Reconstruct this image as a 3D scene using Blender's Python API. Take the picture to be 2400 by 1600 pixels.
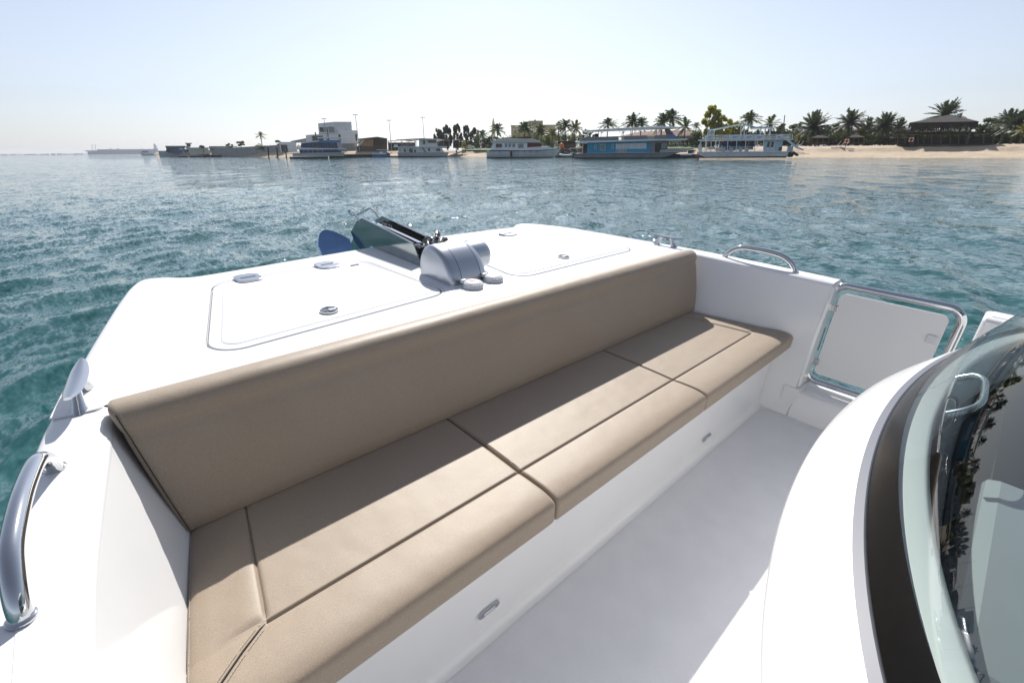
import bpy, bmesh, math, random
import numpy as np
from mathutils import Matrix, Vector, Euler

for o in list(bpy.data.objects):
    bpy.data.objects.remove(o, do_unlink=True)
SC = bpy.context.scene
COL = SC.collection
PI = math.pi

# ------------------------------------------------------------------ camera, sky, sun, exposure
F_PX = 1099.38                     # focal length for a 2400 px wide frame
# boat axes (rows: starboard, forward, up) in camera axes (right, down, ahead)
RB = Matrix(((0.73160523, -0.25479648, 0.63232313),
             (-0.68064008, -0.32539372, 0.65639014),
             (0.03850808, -0.91060292, -0.41148444)))
UPB = Vector((-0.00887, 0.0594, 0.9982)).normalized()      # true vertical seen in the boat's axes (bow rides high)
EYE_B = Vector((0, 0, 1.4))        # camera in boat axes: above the cockpit sole
EYE_H = 1.95                       # camera above the water
yw = (Vector((0, 1, 0)) - UPB * UPB.y).normalized()
xw = yw.cross(UPB)
MB3 = Matrix((xw, yw, UPB))        # boat vector -> world vector
EYE = Vector((0, 0, EYE_H))
BOAT = Matrix.Translation(EYE - MB3 @ EYE_B) @ MB3.to_4x4()

def ray_world(px, py):
    d = Vector((px - 1200, py - 800, F_PX))
    return MB3 @ (RB @ d)

cam_d = bpy.data.cameras.new('camera')
cam = bpy.data.objects.new('camera', cam_d)
COL.objects.link(cam)
cr = (MB3 @ RB.col[0]).normalized(); cd = (MB3 @ RB.col[1]).normalized(); cf = (MB3 @ RB.col[2]).normalized()
cam.matrix_world = Matrix.Translation(EYE) @ Matrix((cr, -cd, -cf)).transposed().to_4x4()
cam_d.sensor_width = 36
cam_d.lens = 36 * F_PX / 2400
cam_d.clip_start = 0.02
cam_d.clip_end = 40000
SC.camera = cam

SUN_B = Vector((0.76, 0.95, 1.0)).normalized()     # towards the sun, boat axes
SUN_W = (MB3 @ SUN_B).normalized()
SUN_EL = math.asin(SUN_W.z)
SUN_AZ = math.atan2(SUN_W.x, SUN_W.y)              # clockwise from +Y

world = bpy.data.worlds.new('World')
SC.world = world
world.use_nodes = True
wt = world.node_tree
wt.nodes.clear()
sky = wt.nodes.new('ShaderNodeTexSky')
sky.sky_type = 'NISHITA'
sky.sun_disc = False
sky.sun_elevation = SUN_EL
sky.sun_rotation = SUN_AZ
sky.air_density = 1.0
sky.dust_density = 0.8
sky.ozone_density = 2.0
bg = wt.nodes.new('ShaderNodeBackground')
bg.inputs['Strength'].default_value = 0.075
wo = wt.nodes.new('ShaderNodeOutputWorld')
hs = wt.nodes.new('ShaderNodeHueSaturation')
hs.inputs['Saturation'].default_value = 0.45
hs.inputs['Value'].default_value = 1.0
tn = wt.nodes.new('ShaderNodeMix'); tn.data_type = 'RGBA'; tn.blend_type = 'MULTIPLY'
tn.inputs[0].default_value = 1.0
tn.inputs[7].default_value = (0.94, 0.985, 1.09, 1)
wt.links.new(sky.outputs[0], hs.inputs['Color'])
wt.links.new(hs.outputs[0], tn.inputs[6])
wt.links.new(tn.outputs[2], bg.inputs[0])
wt.links.new(bg.outputs[0], wo.inputs[0])

sun_d = bpy.data.lights.new('sun', 'SUN')
sun_d.energy = 4.3
sun_d.angle = math.radians(0.53)
sun_d.color = (1.0, 0.96, 0.90)
sun = bpy.data.objects.new('sun', sun_d)
COL.objects.link(sun)
sun.rotation_euler = (-SUN_W).to_track_quat('-Z', 'Y').to_euler()
sun.location = (0, 0, 60)

SC.view_settings.view_transform = 'Standard'
SC.view_settings.look = 'None'
SC.view_settings.exposure = 0.58
SC.view_settings.gamma = 1
SC.view_settings.use_curve_mapping = False
SC.render.engine = 'CYCLES'
SC.cycles.max_bounces = 6
SC.cycles.diffuse_bounces = 4
SC.cycles.glossy_bounces = 3
SC.cycles.transmission_bounces = 3
SC.cycles.volume_bounces = 0
SC.cycles.transparent_max_bounces = 8

# ------------------------------------------------------------------ materials
MATS = {}
def mat(name, col, rough=0.5, metal=0.0, spec=0.5, var=0.0, vscale=3.0, bump=0.0, bscale=40.0, coat=0.0,
        ior=None, vcol=None, detail=3.0, bdist=0.01, stretch=None, bdetail=2.0):
    if name in MATS:
        return MATS[name]
    m = bpy.data.materials.new(name)
    m.use_nodes = True
    nt = m.node_tree
    p = nt.nodes['Principled BSDF']
    p.inputs['Base Color'].default_value = (*col, 1)
    p.inputs['Roughness'].default_value = rough
    p.inputs['Metallic'].default_value = metal
    p.inputs['Specular IOR Level'].default_value = spec
    if ior: p.inputs['IOR'].default_value = ior
    if coat:
        p.inputs['Coat Weight'].default_value = coat
        p.inputs['Coat Roughness'].default_value = 0.06
    tc = None
    if var or bump:
        tc = nt.nodes.new('ShaderNodeTexCoord')
        src = tc.outputs['Object']
        if stretch:
            mp = nt.nodes.new('ShaderNodeMapping')
            mp.inputs['Scale'].default_value = stretch
            nt.links.new(src, mp.inputs[0])
            src = mp.outputs[0]
    if var:
        n = nt.nodes.new('ShaderNodeTexNoise')
        n.inputs['Scale'].default_value = vscale
        n.inputs['Detail'].default_value = detail
        nt.links.new(src, n.inputs['Vector'])
        r = nt.nodes.new('ShaderNodeMapRange')
        r.inputs[1].default_value = 0.3
        r.inputs[2].default_value = 0.7
        nt.links.new(n.outputs['Fac'], r.inputs[0])
        mx = nt.nodes.new('ShaderNodeMix')
        mx.data_type = 'RGBA'
        c2 = vcol if vcol else tuple(max(0.0, c * (1 - var)) for c in col)
        mx.inputs[6].default_value = (*col, 1)
        mx.inputs[7].default_value = (*c2, 1)
        nt.links.new(r.outputs[0], mx.inputs[0])
        nt.links.new(mx.outputs[2], p.inputs['Base Color'])
    if bump:
        n = nt.nodes.new('ShaderNodeTexNoise')
        n.inputs['Scale'].default_value = bscale
        n.inputs['Detail'].default_value = bdetail
        nt.links.new(src, n.inputs['Vector'])
        b = nt.nodes.new('ShaderNodeBump')
        b.inputs['Strength'].default_value = bump
        b.inputs['Distance'].default_value = bdist
        nt.links.new(n.outputs['Fac'], b.inputs['Height'])
        nt.links.new(b.outputs['Normal'], p.inputs['Normal'])
    MATS[name] = m
    return m

def leaf_mat(name, col, col2, trans=0.25):
    m = bpy.data.materials.new(name)
    m.use_nodes = True
    nt = m.node_tree
    p = nt.nodes['Principled BSDF']
    p.inputs['Roughness'].default_value = 0.55
    p.inputs['Specular IOR Level'].default_value = 0.3
    tc = nt.nodes.new('ShaderNodeTexCoord')
    n = nt.nodes.new('ShaderNodeTexNoise')
    n.inputs['Scale'].default_value = 0.9
    n.inputs['Detail'].default_value = 4
    nt.links.new(tc.outputs['Object'], n.inputs['Vector'])
    r = nt.nodes.new('ShaderNodeMapRange')
    r.inputs[1].default_value = 0.36; r.inputs[2].default_value = 0.64
    nt.links.new(n.outputs['Fac'], r.inputs[0])
    mx = nt.nodes.new('ShaderNodeMix'); mx.data_type = 'RGBA'
    mx.inputs[6].default_value = (*col, 1); mx.inputs[7].default_value = (*col2, 1)
    nt.links.new(r.outputs[0], mx.inputs[0])
    nt.links.new(mx.outputs[2], p.inputs['Base Color'])
    t = nt.nodes.new('ShaderNodeBsdfTranslucent')
    nt.links.new(mx.outputs[2], t.inputs['Color'])
    ms = nt.nodes.new('ShaderNodeMixShader')
    ms.inputs[0].default_value = trans
    nt.links.new(p.outputs[0], ms.inputs[1]); nt.links.new(t.outputs[0], ms.inputs[2])
    out = nt.nodes['Material Output']
    nt.links.new(ms.outputs[0], out.inputs['Surface'])
    MATS[name] = m
    return m

def glass_mat(name, tint, ior=1.5, gloss_rough=0.0):
    m = bpy.data.materials.new(name)
    m.use_nodes = True
    nt = m.node_tree
    nt.nodes.remove(nt.nodes['Principled BSDF'])
    ge = nt.nodes.new('ShaderNodeNewGeometry')          # Schlick reflectance of a thin pane, the same from either face
    dt = nt.nodes.new('ShaderNodeVectorMath'); dt.operation = 'DOT_PRODUCT'
    nt.links.new(ge.outputs['Normal'], dt.inputs[0]); nt.links.new(ge.outputs['Incoming'], dt.inputs[1])
    def mth(op, a, b):
        q = nt.nodes.new('ShaderNodeMath'); q.operation = op
        for k, w in enumerate((a, b)):
            if w is None: continue
            if isinstance(w, (int, float)): q.inputs[k].default_value = w
            else: nt.links.new(w, q.inputs[k])
        return q.outputs[0]
    f0 = ((ior - 1) / (ior + 1)) ** 2
    pw = mth('POWER', mth('SUBTRACT', 1.0, mth('ABSOLUTE', dt.outputs['Value'], None)), 5.0)
    fo = mth('ADD', mth('MULTIPLY', pw, 1 - f0), f0)
    tr = nt.nodes.new('ShaderNodeBsdfTransparent'); tr.inputs[0].default_value = (*tint, 1)
    gl = nt.nodes.new('ShaderNodeBsdfGlossy'); gl.inputs['Roughness'].default_value = gloss_rough
    ms = nt.nodes.new('ShaderNodeMixShader')
    nt.links.new(fo, ms.inputs[0]); nt.links.new(tr.outputs[0], ms.inputs[1]); nt.links.new(gl.outputs[0], ms.inputs[2])
    nt.links.new(ms.outputs[0], nt.nodes['Material Output'].inputs['Surface'])
    MATS[name] = m
    return m

# ------------------------------------------------------------------ mesh helpers
class MB:
    """collects faces; becomes one mesh"""
    def __init__(s):
        s.v = []; s.f = []
    def add(s, vs, fs):
        o = len(s.v)
        s.v.extend([tuple(v) for v in vs])
        s.f.extend([tuple(i + o for i in f) for f in fs])
        return s
    def box(s, x0, x1, y0, y1, z0, z1):
        return s.add([(x0, y0, z0), (x1, y0, z0), (x1, y1, z0), (x0, y1, z0), (x0, y0, z1), (x1, y0, z1), (x1, y1, z1), (x0, y1, z1)],
                     [(0, 3, 2, 1), (4, 5, 6, 7), (0, 1, 5, 4), (1, 2, 6, 5), (2, 3, 7, 6), (3, 0, 4, 7)])
    def bar(s, a, b, w, h=None, up=(0, 0, 1)):
        a = Vector(a); b = Vector(b); h = h or w
        d = (b - a).normalized(); u = Vector(up)
        if abs(d.dot(u)) > 0.95: u = Vector((1, 0, 0))
        r = d.cross(u).normalized() * w / 2; u = r.cross(d).normalized() * h / 2
        vs = [a - r - u, a + r - u, a + r + u, a - r + u, b - r - u, b + r - u, b + r + u, b - r + u]
        return s.add(vs, [(0, 1, 2, 3), (7, 6, 5, 4), (0, 4, 5, 1), (1, 5, 6, 2), (2, 6, 7, 3), (3, 7, 4, 0)])
    def prism(s, poly, axis, a0, a1):
        """poly: 2D points; axis 'x' -> (y,z), 'y' -> (x,z), 'z' -> (x,y)"""
        def p3(p, a):
            return (a, p[0], p[1]) if axis == 'x' else (p[0], a, p[1]) if axis == 'y' else (p[0], p[1], a)
        n = len(poly)
        vs = [p3(p, a0) for p in poly] + [p3(p, a1) for p in poly]
        fs = [tuple(range(n)), tuple(range(2 * n - 1, n - 1, -1))]
        for i in range(n):
            j = (i + 1) % n
            fs.append((i, i + n, j + n, j))
        return s.add(vs, fs)
    def rings(s, rings, closed=True, cap=True, loop=False):
        n = len(rings[0]); vs = [p for r in rings for p in r]; fs = []
        m = len(rings)
        for k in range(m if loop else m - 1):
            k2 = (k + 1) % m
            for i in range(n if closed else n - 1):
                j = (i + 1) % n
                fs.append((k * n + i, k * n + j, k2 * n + j, k2 * n + i))
        if cap and closed and not loop:
            fs.append(tuple(range(n - 1, -1, -1)))
            fs.append(tuple((m - 1) * n + i for i in range(n)))
        return s.add(vs, fs)
    def tube(s, path, r, n=8, closed=False, flat=1.0):
        P = [Vector(p) for p in path]; m = len(P); rings = []
        up = None
        for i in range(m):
            if closed: d = P[(i + 1) % m] - P[i - 1]
            else: d = P[min(i + 1, m - 1)] - P[max(i - 1, 0)]
            d.normalize()
            if up is None:
                up = Vector((0, 0, 1)) if abs(d.z) < 0.9 else Vector((1, 0, 0))
            a = d.cross(up).normalized(); up = a.cross(d).normalized()
            rr = r[i] if isinstance(r, (list, tuple)) else r
            rings.append([P[i] + (a * math.cos(t) + up * math.sin(t) * flat) * rr for t in [2 * PI * k / n for k in range(n)]])
        return s.rings(rings, True, True, closed)
    def lathe(s, prof, c, axis='z', n=24):
        """prof: (radius, height) list along the axis from c"""
        c = Vector(c); rings = []
        for r, h in prof:
            ring = []
            for k in range(n):
                t = 2 * PI * k / n
                if axis == 'z': ring.append(c + Vector((r * math.cos(t), r * math.sin(t), h)))
                elif axis == 'x': ring.append(c + Vector((h, r * math.cos(t), r * math.sin(t))))
                else: ring.append(c + Vector((r * math.sin(t), h, r * math.cos(t))))
            rings.append(ring)
        return s.rings(rings)
    def mesh(s, name):
        me = bpy.data.meshes.new(name)
        me.from_pydata(s.v, [], s.f)
        bm = bmesh.new(); bm.from_mesh(me)
        bmesh.ops.recalc_face_normals(bm, faces=bm.faces)
        bm.to_mesh(me); bm.free()
        return me

BASE = {}
def tag(o, label=None, cat=None, group=None, kind=None):
    if label: o['label'] = label
    if cat: o['category'] = cat
    if group: o['group'] = group
    if kind: o['kind'] = kind
    return o

def thing(name, label, cat, base=(0, 0, 0), frame=None, group=None, loc=None, rotz=0.0):
    """Empty at the thing's base; parts are given in the frame's coordinates"""
    o = bpy.data.objects.new(name, None)
    COL.objects.link(o)
    o.empty_display_size = 0.2
    if frame is not None:
        o.matrix_world = frame @ Matrix.Translation(base)
    else:
        o.location = loc if loc is not None else base
        o.rotation_euler = (0, 0, rotz)
    BASE[o.name] = Vector(base)
    return tag(o, label, cat, group)

def finish(me, material, smooth):
    me.materials.append(material)
    if smooth:
        me.polygons.foreach_set('use_smooth', [True] * len(me.polygons))
        if smooth < 179:
            me.set_sharp_from_angle(angle=math.radians(smooth))

def part(parent, name, mb, material, smooth=0, bevel=0, label=None, seg=2, kind=None):
    root = parent
    base = BASE[parent.name]
    mb.v = [(v[0] - base.x, v[1] - base.y, v[2] - base.z) for v in mb.v]
    me = mb.mesh(name)
    finish(me, material, smooth)
    o = bpy.data.objects.new(name, me)
    COL.objects.link(o)
    o.parent = parent
    BASE[o.name] = base
    if bevel:
        b = o.modifiers.new('edge', 'BEVEL')
        b.width = bevel; b.segments = seg; b.limit_method = 'ANGLE'; b.angle_limit = math.radians(35)
    if label: o['label'] = label
    if kind: o['kind'] = kind
    return o

def single(name, mb, material, label, cat, base=(0, 0, 0), frame=None, loc=None, rotz=0.0, group=None, kind=None, smooth=0, bevel=0):
    """a thing (or a piece of the setting) that is one mesh"""
    base = Vector(base)
    mb.v = [(v[0] - base.x, v[1] - base.y, v[2] - base.z) for v in mb.v]
    me = mb.mesh(name)
    finish(me, material, smooth)
    o = bpy.data.objects.new(name, me)
    COL.objects.link(o)
    if frame is not None: o.matrix_world = frame @ Matrix.Translation(base)
    else:
        o.location = loc if loc is not None else base
        o.rotation_euler = (0, 0, rotz)
    if bevel:
        b = o.modifiers.new('edge', 'BEVEL'); b.width = bevel; b.segments = 2; b.limit_method = 'ANGLE'
    BASE[o.name] = base
    return tag(o, label, cat, group, kind)

def copy_tree(o, parent=None):
    c = o.copy(); COL.objects.link(c)
    if parent is not None: c.parent = parent
    for ch in [x for x in bpy.data.objects if x.parent == o]:
        copy_tree(ch, c)
    return c
# ------------------------------------------------------------------ the motor boat in the foreground (boat axes: x starboard, y bow, z up; sole z = 0)
M_GEL = mat('white_gelcoat', (0.80, 0.80, 0.80), rough=0.18, coat=0.3, var=0.05, vscale=2.5)
M_NONSKID = mat('white_nonskid', (0.78, 0.78, 0.78), rough=0.55, var=0.04, vscale=3, bump=0.5, bscale=330, bdist=0.0018)
M_SOLE = mat('pale_sole', (0.74, 0.745, 0.77), rough=0.45, var=0.06, vscale=9, bump=0.6, bscale=200, bdist=0.0015)
M_STEEL = mat('polished_steel', (0.62, 0.63, 0.64), rough=0.06, metal=1.0, var=0.05, vscale=20)
M_STEEL2 = mat('brushed_steel', (0.55, 0.56, 0.58), rough=0.24, metal=1.0, var=0.08, vscale=30)
M_FLUKE = mat('sky_tinted_steel', (0.26, 0.42, 0.68), rough=0.12, metal=1.0, var=0.12, vscale=25)  # blue of the reflected sky is put into the fluke's base colour
M_CHEEK = mat('sea_tinted_steel', (0.36, 0.39, 0.39), rough=0.09, metal=1.0, var=0.15, vscale=12)  # darker grey-green base colour stands in for the water mirrored in the cheeks
M_HINGE = mat('satin_hinge_steel', (0.50, 0.52, 0.56), rough=0.22, metal=0.9, var=0.08, vscale=60)
M_SILVER = mat('silver_paint', (0.47, 0.50, 0.55), rough=0.30, metal=0.9, var=0.05, vscale=8, coat=0.3)
M_BLACK = mat('black_gap', (0.012, 0.012, 0.013), rough=0.4)
M_SEAM = mat('dark_seam', (0.055, 0.045, 0.036), rough=0.7)
M_GROOVE = mat('grey_groove', (0.50, 0.50, 0.51), rough=0.6)
M_STITCH = mat('stitch_thread', (0.42, 0.38, 0.32), rough=0.7)
M_PLASTIC = mat('white_plastic', (0.66, 0.67, 0.69), rough=0.35, var=0.05, vscale=40)
M_RED = mat('red_button', (0.55, 0.10, 0.10), rough=0.45)
M_GASKET = mat('grey_gasket', (0.11, 0.12, 0.15), rough=0.5)
M_FRIT = mat('black_frit', (0.006, 0.006, 0.006), rough=0.22, spec=0.3, var=0.3, vscale=60)
M_GATE = mat('gate_panel_white', (0.76, 0.76, 0.75), rough=0.3, var=0.02, vscale=4)
M_LENS = mat('lamp_lens', (0.55, 0.57, 0.60), rough=0.1, spec=0.8)
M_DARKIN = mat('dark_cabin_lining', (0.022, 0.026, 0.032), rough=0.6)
M_CHAIN = mat('galvanised_chain', (0.30, 0.30, 0.31), rough=0.3, metal=1.0)
M_GLASS = glass_mat('windscreen_glass', (0.80, 0.87, 0.85), 1.85)

def vinyl():
    m = mat('taupe_vinyl', (0.37, 0.305, 0.235), rough=0.55, spec=0.55)
    nt = m.node_tree; p = nt.nodes['Principled BSDF']
    tc = nt.nodes.new('ShaderNodeTexCoord')
    n = nt.nodes.new('ShaderNodeTexNoise'); n.inputs['Scale'].default_value = 520; n.inputs['Detail'].default_value = 3
    n2 = nt.nodes.new('ShaderNodeTexNoise'); n2.inputs['Scale'].default_value = 5; n2.inputs['Detail'].default_value = 3
    nt.links.new(tc.outputs['Object'], n.inputs['Vector']); nt.links.new(tc.outputs['Object'], n2.inputs['Vector'])
    r = nt.nodes.new('ShaderNodeMapRange'); r.inputs[1].default_value = 0.3; r.inputs[2].default_value = 0.7
    nt.links.new(n.outputs['Fac'], r.inputs[0])
    mx = nt.nodes.new('ShaderNodeMix'); mx.data_type = 'RGBA'
    mx.inputs[6].default_value = (0.255, 0.197, 0.142, 1); mx.inputs[7].default_value = (0.355, 0.284, 0.212, 1)
    nt.links.new(r.outputs[0], mx.inputs[0])
    m2 = nt.nodes.new('ShaderNodeMix'); m2.data_type = 'RGBA'; m2.blend_type = 'MULTIPLY'
    r2 = nt.nodes.new('ShaderNodeMapRange'); r2.inputs[1].default_value = 0.35; r2.inputs[2].default_value = 0.7; r2.inputs[4].default_value = 0.5
    nt.links.new(n2.outputs['Fac'], r2.inputs[0]); nt.links.new(r2.outputs[0], m2.inputs[0])
    nt.links.new(mx.outputs[2], m2.inputs[6]); m2.inputs[7].default_value = (0.93, 0.90, 0.86, 1)
    nt.links.new(m2.outputs[2], p.inputs['Base Color'])
    b = nt.nodes.new('ShaderNodeBump'); b.inputs['Strength'].default_value = 0.35; b.inputs['Distance'].default_value = 0.0008
    nt.links.new(n.outputs['Fac'], b.inputs['Height']); nt.links.new(b.outputs['Normal'], p.inputs['Normal'])
    b2 = nt.nodes.new('ShaderNodeBump'); b2.inputs['Strength'].default_value = 0.5; b2.inputs['Distance'].default_value = 0.010
    n3 = nt.nodes.new('ShaderNodeTexNoise'); n3.inputs['Scale'].default_value = 7; n3.inputs['Detail'].default_value = 2
    nt.links.new(tc.outputs['Object'], n3.inputs['Vector']); nt.links.new(n3.outputs['Fac'], b2.inputs['Height'])
    nt.links.new(b2.outputs['Normal'], b.inputs['Normal'])
    p.inputs['Sheen Weight'].default_value = 0.15
    return m
M_VINYL = vinyl()

ZD = 0.75
boat = thing('motor_boat', 'white motor boat with cockpit bench, foredeck and curved windscreen, seen from on board', 'boat', (0, 0, 0), BOAT)

def smooth_path(pts, n=6):
    """Catmull-Rom through 2D/3D points"""
    P = [np.array(p, float) for p in pts]; out = []
    for i in range(len(P) - 1):
        p0 = P[max(i - 1, 0)]; p1 = P[i]; p2 = P[i + 1]; p3 = P[min(i + 2, len(P) - 1)]
        for k in range(n):
            t = k / n
            out.append(0.5 * ((2 * p1) + (-p0 + p2) * t + (2 * p0 - 5 * p1 + 4 * p2 - p3) * t * t + (-p0 + 3 * p1 - 3 * p2 + p3) * t ** 3))
    out.append(P[-1])
    return [tuple(float(c) for c in p) for p in out]

def round_poly(corners, rad, n=8):
    out = []; m = len(corners)
    for i in range(m):
        p = Vector(corners[i]); a = (Vector(corners[i - 1]) - p); b = (Vector(corners[(i + 1) % m]) - p)
        ang = a.angle(b); r = rad[i] if isinstance(rad, (list, tuple)) else rad
        d = r / math.tan(ang / 2)
        pa = p + a.normalized() * d; pb = p + b.normalized() * d
        c = p + (a.normalized() + b.normalized()).normalized() * (r / math.sin(ang / 2))
        t0 = math.atan2(*(pa - c).yx); t1 = math.atan2(*(pb - c).yx)
        dt = (t1 - t0 + PI) % (2 * PI) - PI
        for k in range(n + 1):
            t = t0 + dt * k / n
            out.append((c.x + r * math.cos(t), c.y + r * math.sin(t)))
    return out

def inset_poly(poly, d):
    """offset a closed polygon inwards (d > 0) whatever its winding"""
    m = len(poly); area = sum(poly[i - 1][0] * poly[i][1] - poly[i][0] * poly[i - 1][1] for i in range(m))
    s = 1 if area > 0 else -1; out = []
    for i in range(m):
        a = Vector(poly[i - 1]); p = Vector(poly[i]); b = Vector(poly[(i + 1) % m])
        t = (b - a).normalized()
        out.append((p.x - s * t.y * d, p.y + s * t.x * d))
    return out

def sheet(outer, holes, z):
    """flat sheet with holes -> MB"""
    bm = bmesh.new(); ed = []
    for loop in [outer] + holes:
        vs = [bm.verts.new((p[0], p[1], z)) for p in loop]
        for i in range(len(vs)): ed.append(bm.edges.new((vs[i - 1], vs[i])))
    bmesh.ops.triangle_fill(bm, edges=ed, use_beauty=True, use_dissolve=False)
    bm.verts.index_update()
    mb = MB(); mb.add([v.co[:] for v in bm.verts], [[v.index for v in f.verts] for f in bm.faces]); bm.free()
    return mb

# outline of deck and gunwales
port_out = smooth_path([(-0.26, -2.6), (-0.262, -1.2), (-0.250, 0.2), (-0.232, 0.75), (-0.208, 1.03), (-0.162, 1.316), (-0.111, 1.53), (-0.054, 1.771), (0.042, 2.137), (0.112, 2.38)], 4)
bow = smooth_path([(0.112, 2.38), (0.154, 2.478), (0.197, 2.513), (0.262, 2.497), (0.325, 2.452), (0.39, 2.436), (0.623, 2.456), (0.835, 2.479), (1.224, 2.517), (1.662, 2.548), (2.12, 2.545), (2.36, 2.530), (2.425, 2.556), (2.479, 2.594), (2.557, 2.602), (2.625, 2.545), (2.70, 2.42)], 5)
stbd_out = smooth_path([(2.70, 2.42), (2.769, 2.212), (2.849, 1.705), (2.905, 1.358), (2.922, 0.923), (2.918, 0.546)], 5)
port_in = smooth_path([(-0.030, 1.372), (-0.048, 1.217), (-0.078, 1.014), (-0.102, 0.842), (-0.118, 0.673), (-0.135, 0.4), (-0.15, 0.0), (-0.155, -1.2), (-0.155, -2.6)], 4)
stbd_in = [(2.775, 0.546), (2.772, 0.7), (2.768, 1.0), (2.762, 1.277), (2.755, 1.36)]
OUT = port_out[:-1] + bow[:-1] + stbd_out
hatch_p = round_poly([(0.195, 1.500), (1.135, 1.575), (1.085, 2.285), (0.388, 2.258)], [0.09, 0.085, 0.10, 0.10])
hatch_s = round_poly([(1.515, 1.545), (2.585, 1.572), (2.37, 2.375), (1.60, 2.285)], [0.10, 0.10, 0.10, 0.09])
R_E = 0.022       # edge rounding
def offset_path(path, d):
    out = []
    for i in range(len(path)):
        a = Vector(path[max(i - 1, 0)]); b = Vector(path[min(i + 1, len(path) - 1)]); t = (b - a).normalized()
        out.append((path[i][0] + t.y * d, path[i][1] - t.x * d))      # to the right of travel
    return out
out_i = offset_path(OUT, R_E)
stb_i = offset_path(stbd_in, R_E)
prt_i = offset_path(port_in, -R_E)
prt_i = offset_path(port_in, R_E)
# orientation: OUT runs clockwise seen from above (port aft -> bow -> starboard); right of travel is inboard
top_loop = out_i + stb_i + [(2.72, 1.37), (0.0, 1.372)] + prt_i
mb = sheet(top_loop, [hatch_p, hatch_s], ZD)
deck = part(boat, 'deck', mb, M_GEL)
def edge_roll(path, inner, zlow, out=True, n=5):
    """quarter-round from the sheet edge over to a vertical face"""
    rings = []
    for i in range(len(path)):
        p = Vector(path[i]); q = Vector(inner[i]); r = (p - q); L = r.length; r.normalize()
        ring = []
        for k in range(n + 1):
            t = PI / 2 * k / n
            o = q + r * (L * math.sin(t))
            ring.append((o.x, o.y, ZD - R_E * (1 - math.cos(t))))
        rings.append(ring)
    return MB().rings(rings, closed=False, cap=False)
mb = edge_roll(OUT, out_i, 0)
part(boat, 'gunwale_edge', mb, M_GEL, smooth=60)
part(boat, 'gunwale_edge', edge_roll(port_in, prt_i, 0), M_GEL, smooth=60)
part(boat, 'gunwale_edge', edge_roll(stbd_in, stb_i, 0), M_GEL, smooth=60)
# hull sides with flare, and rubbing strake
rings = []
cxm = 1.32
for (x, y) in OUT:
    ring = [(x, y, ZD - R_E)]
    for z, k, ky in ((0.62, 0.012, 0.01), (0.60, -0.004, 0), (0.2, 0.06, 0.06), (-0.25, 0.16, 0.22), (-0.9, 0.45, 0.8)):
        dx = (x - cxm); s = k * dx / 1.55
        ring.append((x - s, y - (ky if y > 1.8 else ky * 0.3), z))
    rings.append(ring)
part(boat, 'hull', MB().rings(rings, closed=False, cap=False), M_GEL, smooth=40)
# inner walls
rings = []
for i, (x, y) in enumerate(port_in):
    bot = 0.055 + 0.030 * max(0.0, min(1.0, (y - 0.8) / 0.36))
    rings.append([(x, y, ZD - R_E), (x + bot, y, 0.46), (x + bot * 2.4, y, 0.05), (x + bot * 2.4 + 0.03, y, 0.0)])
part(boat, 'cockpit_wall', MB().rings(rings, closed=False, cap=False), M_GEL, smooth=50)
rings = []
for i, (x, y) in enumerate(stbd_in):
    t = max(0.0, min(1.0, (y - 0.66) / 0.5))
    xb = 2.722 + (2.60 - 2.722) * t
    rings.append([(x, y, ZD - R_E), (x - 0.012 - 0.05 * t, y, 0.62), (xb, y, 0.46), (xb - 0.01, y, 0.25), (2.690 - 0.05 * t, y, 0.03), (2.682 - 0.05 * t, y, -0.002)])
part(boat, 'cockpit_wall', MB().rings(rings, closed=False, cap=False), M_GEL, smooth=50)
# end face of the starboard coaming towards the gate, with rounded corners
endp = [(2.775, ZD - R_E), (2.80, ZD - 0.004), (2.90, ZD - 0.004), (2.918, ZD - R_E), (2.922, 0.60), (2.90, 0.17), (2.715, 0.17), (2.722, 0.46), (2.758, 0.62)]
mb = MB()
ring0 = [(x, 0.5462, z) for x, z in endp]; cxe = 2.83
ring1 = [(cxe + (x - cxe) * 0.93, 0.534, 0.46 + (z - 0.46) * 0.97) for x, z in endp]
mb.rings([ring0, ring1])
part(boat, 'coaming_end', mb, M_GEL, smooth=50)
# step under the gate: riser, ledge and lip; wall goes on below it
mb = MB()
mb.prism([(2.683, -0.002), (2.700, 0.135), (2.712, 0.150), (2.895, 0.160), (2.905, 0.05), (2.86, -0.9), (2.70, -0.9)], 'y', -0.02, 0.5462)
part(boat, 'gate_sill', mb, M_GEL, smooth=40, bevel=0.008)
part(boat, 'sill_return', MB().box(2.6935, 2.89, 0.525, 0.60, -0.1, 0.168), M_GEL)
# aft bulwark behind the gate
mb = MB()
mb.prism([(2.690, -0.002), (2.715, 0.3), (2.745, 0.735), (2.76, 0.755), (2.885, 0.755), (2.90, 0.735), (2.905, 0.05), (2.86, -0.9), (2.70, -0.9)], 'y', -2.6, -0.022)
part(boat, 'bulwark', mb, M_GEL, smooth=30, bevel=0.012)
mb = MB().box(2.775, 2.870, -1.2, -0.045, 0.7555, 0.7575)
part(boat, 'nonskid_panel', mb, M_NONSKID)
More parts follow.
